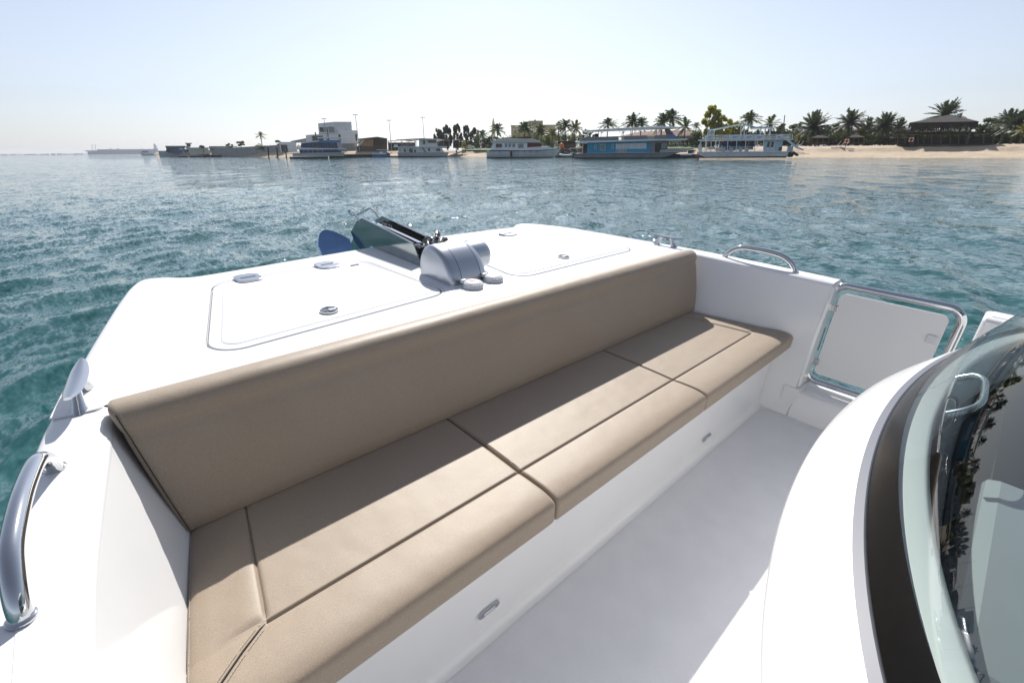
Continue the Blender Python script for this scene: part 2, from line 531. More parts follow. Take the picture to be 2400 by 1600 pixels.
# sole, bench base and bulkhead
mb = MB().add([(-0.1, -2.6, 0), (2.72, -2.6, 0), (2.72, 0.9, 0), (-0.1, 0.9, 0)], [(0, 1, 2, 3)])
part(boat, 'cockpit_sole', mb, M_SOLE)
mb = MB().box(-0.06, 2.70, 0.700, 1.30, -0.01, 0.368)
part(boat, 'bench_base', mb, M_GEL, bevel=0.015)
mb = MB()
rings = []
for x in (-0.06, 2.70):
    rings.append([(x, 0.70 - 0.03 * (1 - math.sin(t)), 0.03 - 0.03 * math.cos(t) + 0.001) for t in [PI / 2 * k / 5 for k in range(6)]])
mb.rings(rings, closed=False, cap=False)
part(boat, 'sole_cove', mb, M_GEL, smooth=60)
mb = MB().box(-0.10, 2.76, 1.355, 1.375, 0.30, ZD - 0.004)
part(boat, 'bulkhead', mb, M_GEL)
# raised smooth border panels on deck: non-skid areas as thin sheets
def nonskid(poly, z=ZD + 0.002):
    return sheet(poly, [], z)
pz = [(x + 0.045, y) for x, y in port_out if 1.62 < y < 2.2]
polyA = round_poly([(0.045, 1.72), (0.165, 1.44), (1.30, 1.44), (1.30, 1.50), (1.175, 1.535), (1.16, 1.62), (1.135, 2.32), (1.20, 2.40), (0.42, 2.36), (0.20, 2.40)], [0.03, 0.03, 0.01, 0.01, 0.03, 0.05, 0.03, 0.03, 0.03, 0.03], 4)
big = sheet([(0.055, 1.80), (0.018, 1.66), (-0.045, 1.373), (1.312, 1.373), (1.312, 1.545), (1.19, 1.545), (1.165, 1.60), (1.135, 2.33), (1.14, 2.455), (0.62, 2.41), (0.42, 2.40), (0.25, 2.42), (0.205, 2.36)], [inset_poly(hatch_p, -0.016)], ZD + 0.0008)
part(boat, 'nonskid_panel', big, M_NONSKID)
big = sheet([(1.328, 1.373), (2.77, 1.373), (2.76, 1.70), (2.68, 2.20), (2.60, 2.44), (2.40, 2.46), (1.62, 2.49), (1.56, 2.455), (1.50, 1.80), (1.47, 1.62), (1.328, 1.55)], [inset_poly(hatch_s, -0.016)], ZD + 0.0008)
part(boat, 'nonskid_panel', big, M_NONSKID)
side = [(-0.082, 1.19), (-0.13, 1.19), (-0.168, 1.02), (-0.192, 0.75), (-0.205, 0.2), (-0.215, -1.5), (-0.172, -1.5), (-0.168, 0.0), (-0.152, 0.4), (-0.135, 0.673), (-0.118, 0.85), (-0.092, 1.04)]
part(boat, 'nonskid_panel', sheet(side, [], ZD + 0.0008), M_NONSKID)
side = [(2.80, 0.60), (2.895, 0.60), (2.897, 0.92), (2.882, 1.30), (2.80, 1.30), (2.795, 0.9)]
part(boat, 'nonskid_panel', sheet(round_poly(side, 0.012, 4), [], ZD + 0.0008), M_NONSKID)
# cleat pad on the port quarter of the foredeck: thin smooth pad with its outline
pad = round_poly([(-0.085, 1.655), (0.0, 1.635), (-0.048, 1.352), (-0.145, 1.37)], [0.01, 0.025, 0.02, 0.01], 5)
mb = MB()
rings = [[(x, y, ZD + 0.0012) for x, y in pad], [(x, y, ZD + 0.0045) for x, y in inset_poly(pad, 0.003)]]
part(boat, 'cleat_pad', MB().rings(rings), M_GEL, smooth=40)

# hatches: a lid in a groove, moulded inner panel, hinges, latch, label plate
def hatch(poly, hinges, latch, plate, label):
    gut = []
    rim = inset_poly(poly, 0.0)
    rings = [[(x, y, ZD) for x, y in rim], [(x, y, ZD - 0.010) for x, y in rim], [(x, y, ZD - 0.010) for x, y in inset_poly(poly, 0.03)]]
    part(boat, 'hatch_gutter', MB().rings(rings, closed=True, cap=False), M_GROOVE, smooth=30)
    p1 = inset_poly(poly, 0.0050); p2 = inset_poly(poly, 0.0085); p3 = inset_poly(poly, 0.042); p4 = inset_poly(poly, 0.046)
    mb = MB()
    def rg(p, z): return [(x, y, z) for x, y in p]
    mb.rings([rg(p1, ZD - 0.03), rg(p1, ZD - 0.004), rg(p2, ZD + 0.0015), rg(p3, ZD + 0.0018), rg(p4, ZD + 0.0038)], cap=True)
    h = part(boat, 'deck_hatch', mb, M_GEL, smooth=25, label=label)
    part(h, 'nonskid_panel', sheet(inset_poly(poly, 0.052), [], ZD + 0.0044), M_NONSKID)
    for (hx, hy, ang) in hinges:
        hp = round_poly([(-0.052, -0.060), (0.052, -0.060), (0.052, 0.060), (-0.052, 0.060)], 0.034, 6)
        c, s = math.cos(ang), math.sin(ang)
        for half in (0, 1):
            q = [(x, y) for x, y in hp if (y >= -1e-6) == bool(half) or abs(y) < 1e-6]
            q = [(max(-0.052, min(0.052, x)), y) for x, y in q]
            q = q + ([(-0.052, 0.0015), (0.052, 0.0015)] if half else [(0.052, -0.0015), (-0.052, -0.0015)])
            q.sort(key=lambda p: math.atan2(p[1] - (0.03 if half else -0.03), p[0]))
            q = [(hx + c * x - s * y, hy + s * x + c * y) for x, y in q]
            part(h, 'hinge_leaf', MB().prism(q, 'z', ZD + 0.004, ZD + 0.0115), M_HINGE, bevel=0.002)
        a = (hx - c * 0.03, hy - s * 0.03, ZD + 0.010); b = (hx + c * 0.03, hy + s * 0.03, ZD + 0.010)
        part(h, 'hinge_pin', MB().tube([a, b], 0.0045, 10), M_STEEL, smooth=40)
    lx, ly = latch
    part(h, 'latch_ring', MB().lathe([(0.026, 0.005), (0.034, 0.007), (0.034, 0.012), (0.030, 0.014), (0.027, 0.012), (0.026, 0.009), (0.0, 0.009)], (lx, ly, ZD), n=28), M_STEEL, smooth=35)
    part(h, 'latch_handle', MB().box(lx - 0.004, lx + 0.021, ly - 0.012, ly + 0.012, ZD + 0.0095, ZD + 0.0125), M_STEEL2, bevel=0.002)
    part(h, 'latch_recess', MB().lathe([(0.0, 0.0093), (0.010, 0.0096), (0.010, 0.0100), (0.0, 0.0100)], (lx - 0.014, ly + 0.004, ZD), n=12), M_BLACK)
    if plate:
        x, y = plate
        q = [(x - 0.022, y - 0.008), (x + 0.022, y - 0.010), (x + 0.023, y + 0.006), (x - 0.021, y + 0.008)]
        part(h, 'maker_plate', MB().prism(q, 'z', ZD + 0.0075, ZD + 0.0105), M_STEEL2)
    return h
hatch(hatch_p, [(0.530, 2.247, 0.03), (0.890, 2.258, 0.03)], (0.638, 1.653), (1.00, 2.19), 'white deck hatch on the port side of the windlass')
hatch(hatch_s, [(1.760, 2.292, 0.06), (2.165, 2.330, 0.06)], (2.005, 1.691), None, 'white deck hatch on the starboard side of the windlass')

# grab rails
def rail(pts, r, label):
    p = smooth_path(pts, 6)
    o = part(boat, 'grab_rail', MB().tube(p, r, 14), M_STEEL, smooth=60, label=label)
    for e in (pts[0], pts[-1]):
        part(o, 'rail_base', MB().lathe([(r * 1.22, -0.001), (r * 1.22, 0.003), (r * 1.05, 0.005), (0.0, 0.005)], (e[0], e[1], ZD + 0.002), n=18), M_STEEL, smooth=40)
rail([(2.855, 1.150, 0.745), (2.855, 1.138, 0.770), (2.855, 1.110, 0.802), (2.855, 1.062, 0.824), (2.855, 0.99, 0.830), (2.855, 0.915, 0.830), (2.855, 0.845, 0.822), (2.855, 0.795, 0.800), (2.855, 0.765, 0.770), (2.855, 0.753, 0.745)], 0.0135, 'polished steel grab rail on the starboard coaming')
rail([(-0.138, 1.148, 0.745), (-0.139, 1.135, 0.775), (-0.143, 1.105, 0.803), (-0.149, 1.062, 0.822), (-0.160, 0.98, 0.830), (-0.168, 0.915, 0.830), (-0.177, 0.845, 0.820), (-0.181, 0.805, 0.800), (-0.184, 0.780, 0.772), (-0.185, 0.770, 0.745)], 0.0145, 'polished steel grab rail on the port gunwale')

# cleats: two legs and a long horn
def cleat(x, y, ang, label):
    c, s = math.cos(ang), math.sin(ang)
    def w(p): return (x + c * p[0] - s * p[1], y + s * p[0] + c * p[1], p[2])
    rings = []
    for t in [k / 12 for k in range(13)]:
        u = -0.112 + 0.224 * t
        wd = 0.017 * (1 - (abs(u) / 0.125) ** 3) + 0.003
        z = ZD + 0.052 + 0.010 * (abs(u) / 0.112) ** 2
        th = 0.010 * (1 - 0.5 * (abs(u) / 0.112) ** 2)
        rings.append([w((-wd, u, z)), w((-wd * 0.6, u, z + th * 0.7)), w((0, u, z + th)), w((wd * 0.6, u, z + th * 0.7)), w((wd, u, z)), w((wd * 0.5, u, z - th * 0.5)), w((-wd * 0.5, u, z - th * 0.5))])
    o = part(boat, 'cleat', MB().rings(rings), M_STEEL, smooth=50, label=label)
    for sg in (-1, 1):
        rr = []
        for k in range(6):
            t = k / 5; yy = sg * (0.030 + 0.030 * t); hw = 0.011 + 0.006 * t * t; hl = 0.012 + 0.012 * t * t
            z = ZD + 0.052 - 0.052 * t
            rr.append([w((hw * math.cos(q), yy + hl * math.sin(q), z + 0.001)) for q in [2 * PI * j / 10 for j in range(10)]])
        part(o, 'leg', MB().rings(rr), M_STEEL, smooth=50)
cleat(-0.078, 1.435, -0.17, 'polished steel cleat on the port gunwale')
cleat(2.828, 1.535, 0.12, 'polished steel cleat on the starboard gunwale')

# side gate: tube frame, panel, hinge, clips
XG = 2.842
gpath = round_poly([(0.035, 0.195), (0.555, 0.185), (0.555, 0.735), (0.035, 0.742)], 0.065, 8)
gate = part(boat, 'side_gate', MB().tube([(XG, y, z) for y, z in gpath], 0.0185, 14, closed=True), M_STEEL, smooth=60, label='steel tube side gate with white panel')
pp = round_poly([(0.075, 0.240), (0.518, 0.228), (0.515, 0.697), (0.078, 0.702)], 0.03, 5)
part(gate, 'panel', MB().prism(pp, 'x', XG - 0.004, XG + 0.004), M_GATE, bevel=0.002)
part(gate, 'hinge_barrel', MB().lathe([(0.0, 0.365), (0.0265, 0.366), (0.027, 0.37), (0.027, 0.495), (0.0265, 0.499), (0.0, 0.50)], (XG, 0.556, 0.0), n=20), M_STEEL, smooth=40)
part(gate, 'hinge_plate', MB().box(XG - 0.045, XG - 0.012, 0.540, 0.590, 0.375, 0.492), M_STEEL, bevel=0.004)
for (cy, cz) in ((0.520, 0.612), (0.522, 0.300), (0.08, 0.30)):
    part(gate, 'panel_clip', MB().box(XG - 0.010, XG - 0.0042, cy - 0.016, cy + 0.016, cz - 0.018, cz + 0.018), M_STEEL2, bevel=0.003)
part(gate, 'latch_pad', MB().box(XG - 0.014, XG - 0.0045, 0.088, 0.128, 0.56, 0.60), M_PLASTIC, bevel=0.006)

# courtesy lamps on the bench base
for (lx, lz) in ((0.622, 0.112), (2.003, 0.082)):
    q = round_poly([(lx - 0.040, lz - 0.0135), (lx + 0.040, lz - 0.0135), (lx + 0.040, lz + 0.0135), (lx - 0.040, lz + 0.0135)], 0.0134, 6)
    o = part(boat, 'courtesy_lamp', MB().prism(q, 'y', 0.6925, 0.6995), M_STEEL2, bevel=0.002)
    q = round_poly([(lx - 0.022, lz - 0.0065), (lx + 0.022, lz - 0.0065), (lx + 0.022, lz + 0.0065), (lx - 0.022, lz + 0.0065)], 0.006, 4)
    part(o, 'lens', MB().prism(q, 'y', 0.6905, 0.6924), M_LENS)

# windlass
wp = [(1.895, ZD), (1.902, 0.80), (1.890, 0.848), (1.862, 0.884), (1.825, 0.902), (1.790, 0.905), (1.755, 0.897), (1.718, 0.878), (1.683, 0.848), (1.656, 0.810), (1.642, 0.775), (1.638, ZD)]
wp = smooth_path(wp, 3)
def wring(x, s, dz=1.0):
    return [(x, 1.775 + (y - 1.775) * s, ZD + (z - ZD) * s * dz) for y, z in wp]
wl = part(boat, 'windlass', MB().rings([wring(1.251, 1.0), wring(1.29, 1.0), wring(1.362, 0.985)]), M_SILVER, smooth=40, label='silver anchor windlass on the foredeck')
part(wl, 'side_cover', MB().rings([wring(1.188, 0.86), wring(1.192, 0.93), wring(1.200, 0.975), wring(1.215, 0.995), wring(1.2485, 1.0)]), M_SILVER, smooth=50)
part(wl, 'end_cover', MB().rings([wring(1.3645, 0.985), wring(1.385, 0.96), wring(1.40, 0.90)]), M_SILVER, smooth=50)
part(wl, 'motor', MB().lathe([(0.0, 1.36), (0.066, 1.362), (0.067, 1.47), (0.064, 1.487), (0.056, 1.496), (0.0, 1.498)], (0, 1.785, 0.828), axis='x', n=32), M_SILVER, smooth=40)
part(wl, 'chain_opening', MB().lathe([(0.0, 0.0), (0.022, 0.0), (0.026, 0.004), (0.020, 0.008), (0.0, 0.008)], (1.318, 1.845, 0.893), n=18), M_BLACK, smooth=40)
# foot switches
for (fx, fy, red) in ((1.263, 1.578, True), (1.403, 1.600, False)):
    o = part(boat, 'foot_switch', MB().lathe([(0.047, 0.002), (0.047, 0.010), (0.043, 0.013), (0.043, 0.016), (0.045, 0.018), (0.043, 0.023), (0.036, 0.028), (0.022, 0.031), (0.0, 0.031)], (fx, fy, ZD), n=30), M_PLASTIC, smooth=28,
             label='white foot switch with red button beside the windlass' if red else 'plain white foot switch beside the windlass')
    part(o, 'button', MB().lathe([(0.0, 0.0315), (0.016, 0.0315), (0.014, 0.034), (0.0, 0.0345)], (fx - 0.002, fy + 0.004, ZD), n=18), M_RED if red else M_PLASTIC, smooth=40)
    part(o, 'cover_hinge', MB().box(fx - 0.040, fx - 0.012, fy + 0.024, fy + 0.042, ZD + 0.016, ZD + 0.032), M_PLASTIC, bevel=0.003)
    for k in range(6):
        a = -2.2 + 0.25 * k
        part(o, 'grip_rib', MB().box(fx + 0.0445 * math.cos(a) - 0.0025, fx + 0.0445 * math.cos(a) + 0.0025, fy + 0.0445 * math.sin(a) - 0.0025, fy + 0.0445 * math.sin(a) + 0.0025, ZD + 0.013, ZD + 0.022), M_PLASTIC)
# bow roller: two cheek plates, floor, roller, bail
XL, XR = 1.268, 1.392
cheek = [(1.995, ZD + 0.001), (2.060, 0.852), (2.30, 0.872), (2.60, 0.897), (2.69, 0.862), (2.775, 0.790), (2.735, 0.735), (2.66, 0.700), (2.52, ZD + 0.001)]
br = part(boat, 'bow_roller', MB().prism([(2.00, ZD + 0.003), (2.66, 0.765), (2.66, 0.757), (2.00, ZD + 0.0008)], 'x', XL, XR), M_STEEL, label='polished steel bow roller channel')
part(br, 'cheek_plate', MB().prism(cheek, 'x', XL - 0.005, XL), M_CHEEK, bevel=0.0015)
part(br, 'cheek_plate', MB().prism(cheek, 'x', XR, XR + 0.005), M_CHEEK, bevel=0.0015)
for xe in (XL - 0.0025, XR + 0.0025):
    part(br, 'rim', MB().tube([(xe, 2.060, 0.853), (xe, 2.30, 0.874), (xe, 2.60, 0.899), (xe, 2.69, 0.864)], 0.005, 8), M_STEEL, smooth=60)
part(br, 'roller', MB().lathe([(0.0, XL + 0.004), (0.032, XL + 0.006), (0.020, 1.33), (0.032, XR - 0.006), (0.0, XR - 0.004)], (0, 2.70, 0.77), axis='x', n=20), M_BLACK, smooth=40)
bail = smooth_path([(XL - 0.003, 2.64, 0.875), (XL - 0.003, 2.74, 0.925), (XL + 0.01, 2.80, 0.905), (1.33, 2.825, 0.88), (XR - 0.01, 2.80, 0.905), (XR + 0.003, 2.74, 0.925), (XR + 0.003, 2.64, 0.875)], 5)
part(br, 'bail', MB().tube(bail, 0.006, 10), M_STEEL, smooth=60)

# cabin front and windscreen
def par(x, y0, k, xc=1.36):      # plan curve, foremost on the centreline
    return y0 - k * ((x - xc) / 0.80) ** 2 - 0.012 * ((x - xc) / 0.80) ** 6
NX = 48
xs = [0.42 + (2.30 - 0.42) * k / NX for k in range(NX + 1)]
def curve(y0, k, z, inx=0.0):
    c = 1.36
    return [(c + (x - c) * (1 - inx), par(x, y0, k), z) for x in xs]
lev = [(0.05, 0.10, 0.0, -0.01), (0.10, 0.115, 0.40, -0.015), (0.150, 0.125, 0.62, -0.02), (0.172, 0.130, 0.685, -0.022), (0.178, 0.131, 0.702, -0.022), (0.174, 0.131, 0.716, -0.02),
       (0.150, 0.128, 0.745, -0.012), (0.118, 0.124, 0.779, 0.0), (0.108, 0.122, 0.790, 0.004), (0.098, 0.120, 0.797, 0.008), (0.074, 0.118, 0.806, 0.016)]
rings = [curve(a, k, z, i) for a, k, z, i in lev]
# carry every level round the corners and aft along the cabin sides
def wrap(c, aft=-2.6):
    L = c[0]; Rr = c[-1]
    def fil(p, sg):
        out = []
        r = 0.07
        for k in range(1, 7):
            t = PI / 2 * k / 6
            out.append((p[0] + sg * r * math.sin(t), p[1] - 0.02 - r * (1 - math.cos(t)) * 1.0, p[2]))
        return out
    fl = fil(L, -1); frr = fil(Rr, 1)
    return [(fl[-1][0], aft, L[2])] + fl[::-1] + c + frr + [(frr[-1][0], aft, Rr[2])]
cab = part(boat, 'cabin_front', MB().rings([wrap(c) for c in rings], closed=False, cap=False), M_GEL, smooth=60)
SL = 0.50           # run aft per metre of rise
def gl(h, dy=0.0):  # glass line at height h above its foot
    return wrap(curve(0.068 - SL * h - 0.55 * max(0.0, h - 0.08) ** 2 + dy, 0.117, 0.812 + h, 0.020 + 0.10 * h))
ws = part(boat, 'windscreen', MB().rings([gl(0.0665 + 0.06 * k) for k in range(12)], closed=False, cap=False), M_GLASS, smooth=60, label='curved tinted windscreen')
part(ws, 'frit_band', MB().rings([gl(0.004), gl(0.02), gl(0.045), gl(0.066)], closed=False, cap=False), M_FRIT, smooth=60)
g0 = wrap(curve(0.076, 0.118, 0.806, 0.016)); g1 = wrap(curve(0.080, 0.118, 0.816, 0.016)); g2 = wrap(curve(0.066, 0.117, 0.822, 0.020)); g3 = wrap(curve(0.060, 0.117, 0.820, 0.021))
part(ws, 'gasket', MB().rings([g0, g1, g2, g3], closed=False, cap=False), M_GASKET, smooth=40)
# roof above the windscreen and the dark interior
roof_c = gl(0.75)
rf = [(p[0], p[1], p[2]) for p in roof_c]
mb = MB(); n = len(rf)
mb.add(rf + [(1.36 + (p[0] - 1.36) * 0.9, min(p[1], -0.45) if i not in (0, n - 1) else p[1], p[2] + 0.06) for i, p in enumerate(rf)], [(i, i + 1, n + i + 1, n + i) for i in range(n - 1)] + [tuple(range(n, 2 * n))])
part(boat, 'cabin_roof', mb, M_GEL, smooth=40)
dz_ = 0.866
dash = [(1.36 + (x - 1.36) * 0.968, par(x, 0.034, 0.117), dz_) for x in xs]; dash2 = [(1.36 + (x - 1.36) * 0.965, par(x, -0.002, 0.117), dz_ + 0.002) for x in xs]; dash3 = [(1.36 + (x - 1.36) * 0.96, par(x, -0.014, 0.117), dz_ - 0.006) for x in xs]; dash4 = [(1.36 + (x - 1.36) * 0.95, par(x, -0.026, 0.117), 0.74) for x in xs]
part(boat, 'dashboard', MB().rings([dash, dash2, dash3, dash4], closed=False, cap=False), M_GEL, smooth=60)
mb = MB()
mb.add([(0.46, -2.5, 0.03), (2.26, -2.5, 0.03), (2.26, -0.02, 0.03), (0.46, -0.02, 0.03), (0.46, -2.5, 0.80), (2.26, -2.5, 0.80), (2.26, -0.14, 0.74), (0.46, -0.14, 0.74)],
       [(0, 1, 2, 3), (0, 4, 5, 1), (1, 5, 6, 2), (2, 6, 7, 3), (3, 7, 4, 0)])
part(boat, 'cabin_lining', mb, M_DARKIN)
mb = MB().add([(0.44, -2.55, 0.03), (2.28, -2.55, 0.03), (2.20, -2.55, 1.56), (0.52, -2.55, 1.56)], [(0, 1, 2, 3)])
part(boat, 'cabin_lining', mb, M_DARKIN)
hsm = mat('grey_helm_vinyl', (0.20, 0.215, 0.23), rough=0.5, var=0.1, vscale=5)
mb = MB().box(0.75, 1.30, -1.35, -0.90, 0.45, 0.58).box(0.75, 1.30, -1.48, -1.36, 0.55, 1.15)
part(boat, 'helm_seat', mb, hsm, smooth=30, bevel=0.04)
mb = MB().box(1.55, 2.10, -1.35, -0.90, 0.45, 0.58).box(1.55, 2.10, -1.48, -1.36, 0.55, 1.15)
part(boat, 'helm_seat', mb, hsm, smooth=30, bevel=0.04)
part(boat, 'steering_wheel', MB().tube([(1.02 + 0.17 * math.cos(2 * PI * k / 24), -0.42 + 0.07 * math.sin(2 * PI * k / 24), 0.86 + 0.155 * math.sin(2 * PI * k / 24)) for k in range(24)], 0.013, 8, closed=True), M_BLACK, smooth=60)
part(boat, 'helm_console', MB().box(0.72, 1.34, -0.34, -0.12, 0.1, 0.76), hsm, bevel=0.03)
hp = smooth_path([(1.56, -0.018, 0.866), (1.56, -0.045, 0.885), (1.53, -0.064, 0.89), (1.46, -0.070, 0.89), (1.38, -0.070, 0.89), (1.33, -0.055, 0.885), (1.31, -0.025, 0.866)], 5)
part(boat, 'dash_handle', MB().tube(hp, 0.008, 10), M_STEEL2, smooth=60)

# ------------------------------------------------------------------ cushions
def fine(a, b, n, marks=()):
    s = set([a + (b - a) * k / n for k in range(n + 1)])
    for m in marks:
        for d in (-0.012, -0.007, -0.0045, -0.002, 0, 0.002, 0.0045, 0.007, 0.012):
            if a < m + d < b: s.add(m + d)
    return sorted(s)
def seat_profile(seam_y):
    """closed ring of (y, z, ny, nz): top from the back, over the front, down, back underneath"""
    ztop, zbot, yb, yf = 0.458, 0.370, 1.205, 0.632
    pr = []
    pr.append((yb, zbot, 1, 0)); pr.append((yb, ztop - 0.02, 1, 0.1)); pr.append((yb - 0.006, ztop - 0.006, 0.7, 0.7))
    for y in sorted(fine(0.656, yb - 0.02, 26, [seam_y]), reverse=True):
        d = y - seam_y
        g = 0.0065 * math.exp(-(d / 0.0034) ** 2)
        w = yb - seam_y if d > 0 else seam_y - 0.64
        puff = 0.003 * (1 - min(1, abs(abs(d) / w - 0.5) * 2) ** 2.5)
        fall = 0.004 * ((0.70 - y) / 0.044) ** 2 if y < 0.70 else 0
        pr.append((y, ztop + puff - fall, 0, 1, g))
    for k in range(1, 8):
        t = PI / 2 * k / 7
        pr.append((0.656 - 0.024 * math.sin(t), ztop - 0.004 - 0.024 * (1 - math.cos(t)), -math.sin(t), math.cos(t)))
    for z in (0.415, 0.40, 0.385): pr.append((yf, z, -1, 0))
    pr.append((yf + 0.006, zbot + 0.002, -0.6, -0.6)); pr.append((yf + 0.04, zbot, 0, -1))
    return [q if len(q) == 5 else (*q, 0.0) for q in pr]
def seat_cushion(xl, xr, label, rl=0.012, rr=0.012, inner=None):
    prof = seat_profile(0.790)
    xm = 0.5 * (xl(0.9) + xr(0.9)); Wd = xr(0.9) - xl(0.9)
    marks = [inner * Wd] if inner else []
    us = fine(0, Wd, 34, marks + [0.004, Wd - 0.004])
    rings = []
    for u in us:
        e = 0
        if u < rl: e = rl - math.sqrt(max(0, rl * rl - (rl - u) ** 2))
        if Wd - u < rr: e = rr - math.sqrt(max(0, rr * rr - (rr - (Wd - u)) ** 2))
        ring = []
        for (y, z, ny, nz, g) in prof:
            x = xl(y) + (xr(y) - xl(y)) * u / Wd
            ee = e
            if not inner or (inner < 0.5 and u > inner * Wd - 0.002) or (inner > 0.5 and u < inner * Wd + 0.002): ee += g
            if inner and y > 0.80 and z > 0.44:
                ee += 0.0065 * math.exp(-((u - inner * Wd) / 0.0034) ** 2)
                dd = u - inner * Wd
                s = 1 if inner < 0.5 else -1
                if 0 < -dd * s < 0.06: ee -= 0.004 * math.sin(PI * -dd * s / 0.06)
            ring.append((x, y - ny * ee, z - nz * ee))
        rings.append(ring)
    base = Vector((xm, 0.9, 0.37))
    o = thing('seat_cushion', label, 'cushion', base, BOAT, 'seat cushions of the cockpit bench')
    part(o, 'upholstery', MB().rings(rings), M_VINYL, smooth=75)
    return o
def zt(y): return 0.4605
xp = lambda y: 0.022 + (y - 1.157) * 0.208
xs_ = lambda y: 2.597 - (y - 1.16) * 0.245
c1 = seat_cushion(xp, lambda y: 0.8135, 'taupe vinyl seat cushion with mitred corner, nearest the port gunwale', 0.03, 0.012, inner=0.172)
c2 = seat_cushion(lambda y: 0.8175, lambda y: 1.7205, 'taupe vinyl seat cushion in the middle of the bench')
c3 = seat_cushion(lambda y: 1.7245, xs_, 'taupe vinyl seat cushion at the starboard end of the bench', 0.012, 0.022, inner=0.835)
# seams, welts and stitching
def dashes(pts, step, L, w, lift=0.0):
    mb = MB(); P = [Vector(p) for p in pts]; acc = 0
    for a, b in zip(P[:-1], P[1:]):
        d = b - a; n = d.length; d.normalize(); t = (step - acc) % step
        while t + L < n:
            mb.bar(a + d * t, a + d * (t + L), w, w); t += step
        acc = (n - t) % step
    return mb
def seam_line(o, pts, r=0.0011): part(o, 'seam', MB().tube(pts, r, 6), M_SEAM, smooth=60)
seam_line(c1, [(xp(0.79) + 0.14, 0.790, 0.4522), (0.805, 0.790, 0.4522)])
seam_line(c1, [(xp(y) + (0.8135 - xp(y)) * 0.172, y, 0.4522) for y in (0.797, 0.9, 1.0, 1.1, 1.145)])
mit = [(0.094, 0.789, 0.4560), (0.080, 0.782, 0.4602), (0.040, 0.755, 0.4625), (-0.010, 0.716, 0.4630), (-0.040, 0.689, 0.4600), (-0.065, 0.668, 0.4500), (-0.083, 0.648, 0.430)]
seam_line(c1, mit, 0.0018)
for s in (-0.0085, 0.0085):
    q = [(x - s * 0.66, y + s * 0.75, z + 0.0005) for x, y, z in mit]
    part(c1, 'stitching', dashes(q, 0.0062, 0.0042, 0.0011), M_STITCH)
edge = [(xp(y) + 0.0105, y, 0.4555) for y in (1.14, 1.0, 0.9, 0.8, 0.7)]
part(c1, 'stitching', dashes(edge, 0.0062, 0.0042, 0.0011), M_STITCH)
seam_line(c2, [(0.826, 0.790, 0.4522), (1.712, 0.790, 0.4522)])
part(c2, 'stitching', dashes([(0.8265, y, 0.4615 if 0.83 < y < 1.1 else 0.4575) for y in (1.15, 1.09, 0.84, 0.80, 0.78, 0.74, 0.70)], 0.0062, 0.0042, 0.0011), M_STITCH)
seam_line(c3, [(1.733, 0.790, 0.4522), (xs_(0.79) - 0.15, 0.790, 0.4522)])
seam_line(c3, [(1.7245 + (xs_(y) - 1.7245) * 0.835, y, 0.4522) for y in (0.80, 0.9, 1.0, 1.1, 1.145)])

# long backrest
bp = [(1.166, 0.450, -0.9, -0.4), (1.154, 0.466, -1, 0)]
for k in range(1, 12):
    t = k / 12
    bp.append((1.153 + 0.082 * t - 0.006 * math.sin(PI * t), 0.475 + 0.255 * t, -0.95, 0.3))
for k in range(0, 9):
    a = math.radians(196 - 128 * k / 8)
    bp.append((1.287 + 0.052 * math.cos(a), 0.738 + 0.052 * math.sin(a), math.cos(a), math.sin(a)))
bp += [(1.325, 0.783, 0.3, 0.95), (1.345, 0.772, 0.75, 0.65), (1.352, 0.755, 1, 0.1), (1.352, 0.70, 1, 0), (1.300, 0.452, 0.8, -0.5)]
rings = []
bl_ = lambda z: 0.024 - (z - 0.46) * 0.19
br_ = lambda z: 2.628 + (z - 0.46) * 0.26
us = fine(0, 2.66, 60, [0.004, 2.656])
for u in us:
    r = 0.028; e = 0
    if u < 0.014: e = 0.014 - math.sqrt(max(0, 0.014 ** 2 - (0.014 - u) ** 2))
    if 2.66 - u < 0.034: e = 0.034 - math.sqrt(max(0, 0.034 ** 2 - (0.034 - (2.66 - u)) ** 2))
    rings.append([(bl_(z) + (br_(z) - bl_(z)) * u / 2.66, y - ny * e, z - nz * e) for y, z, ny, nz in bp])
back = thing('backrest_cushion', 'long taupe vinyl backrest cushion behind the bench seat', 'cushion', (1.32, 1.25, 0.46), BOAT)
part(back, 'upholstery', MB().rings(rings), M_VINYL, smooth=75)
st = [(bl_(z) + 0.016, y - 0.001, z + 0.001) for y, z, ny, nz in bp[1:18]]
part(back, 'stitching', dashes(st, 0.0062, 0.0042, 0.0011), M_STITCH)
seam_line(back, [(bl_(z) + 0.009, y - 0.0002, z) for y, z, ny, nz in bp[1:18]], 0.0016)

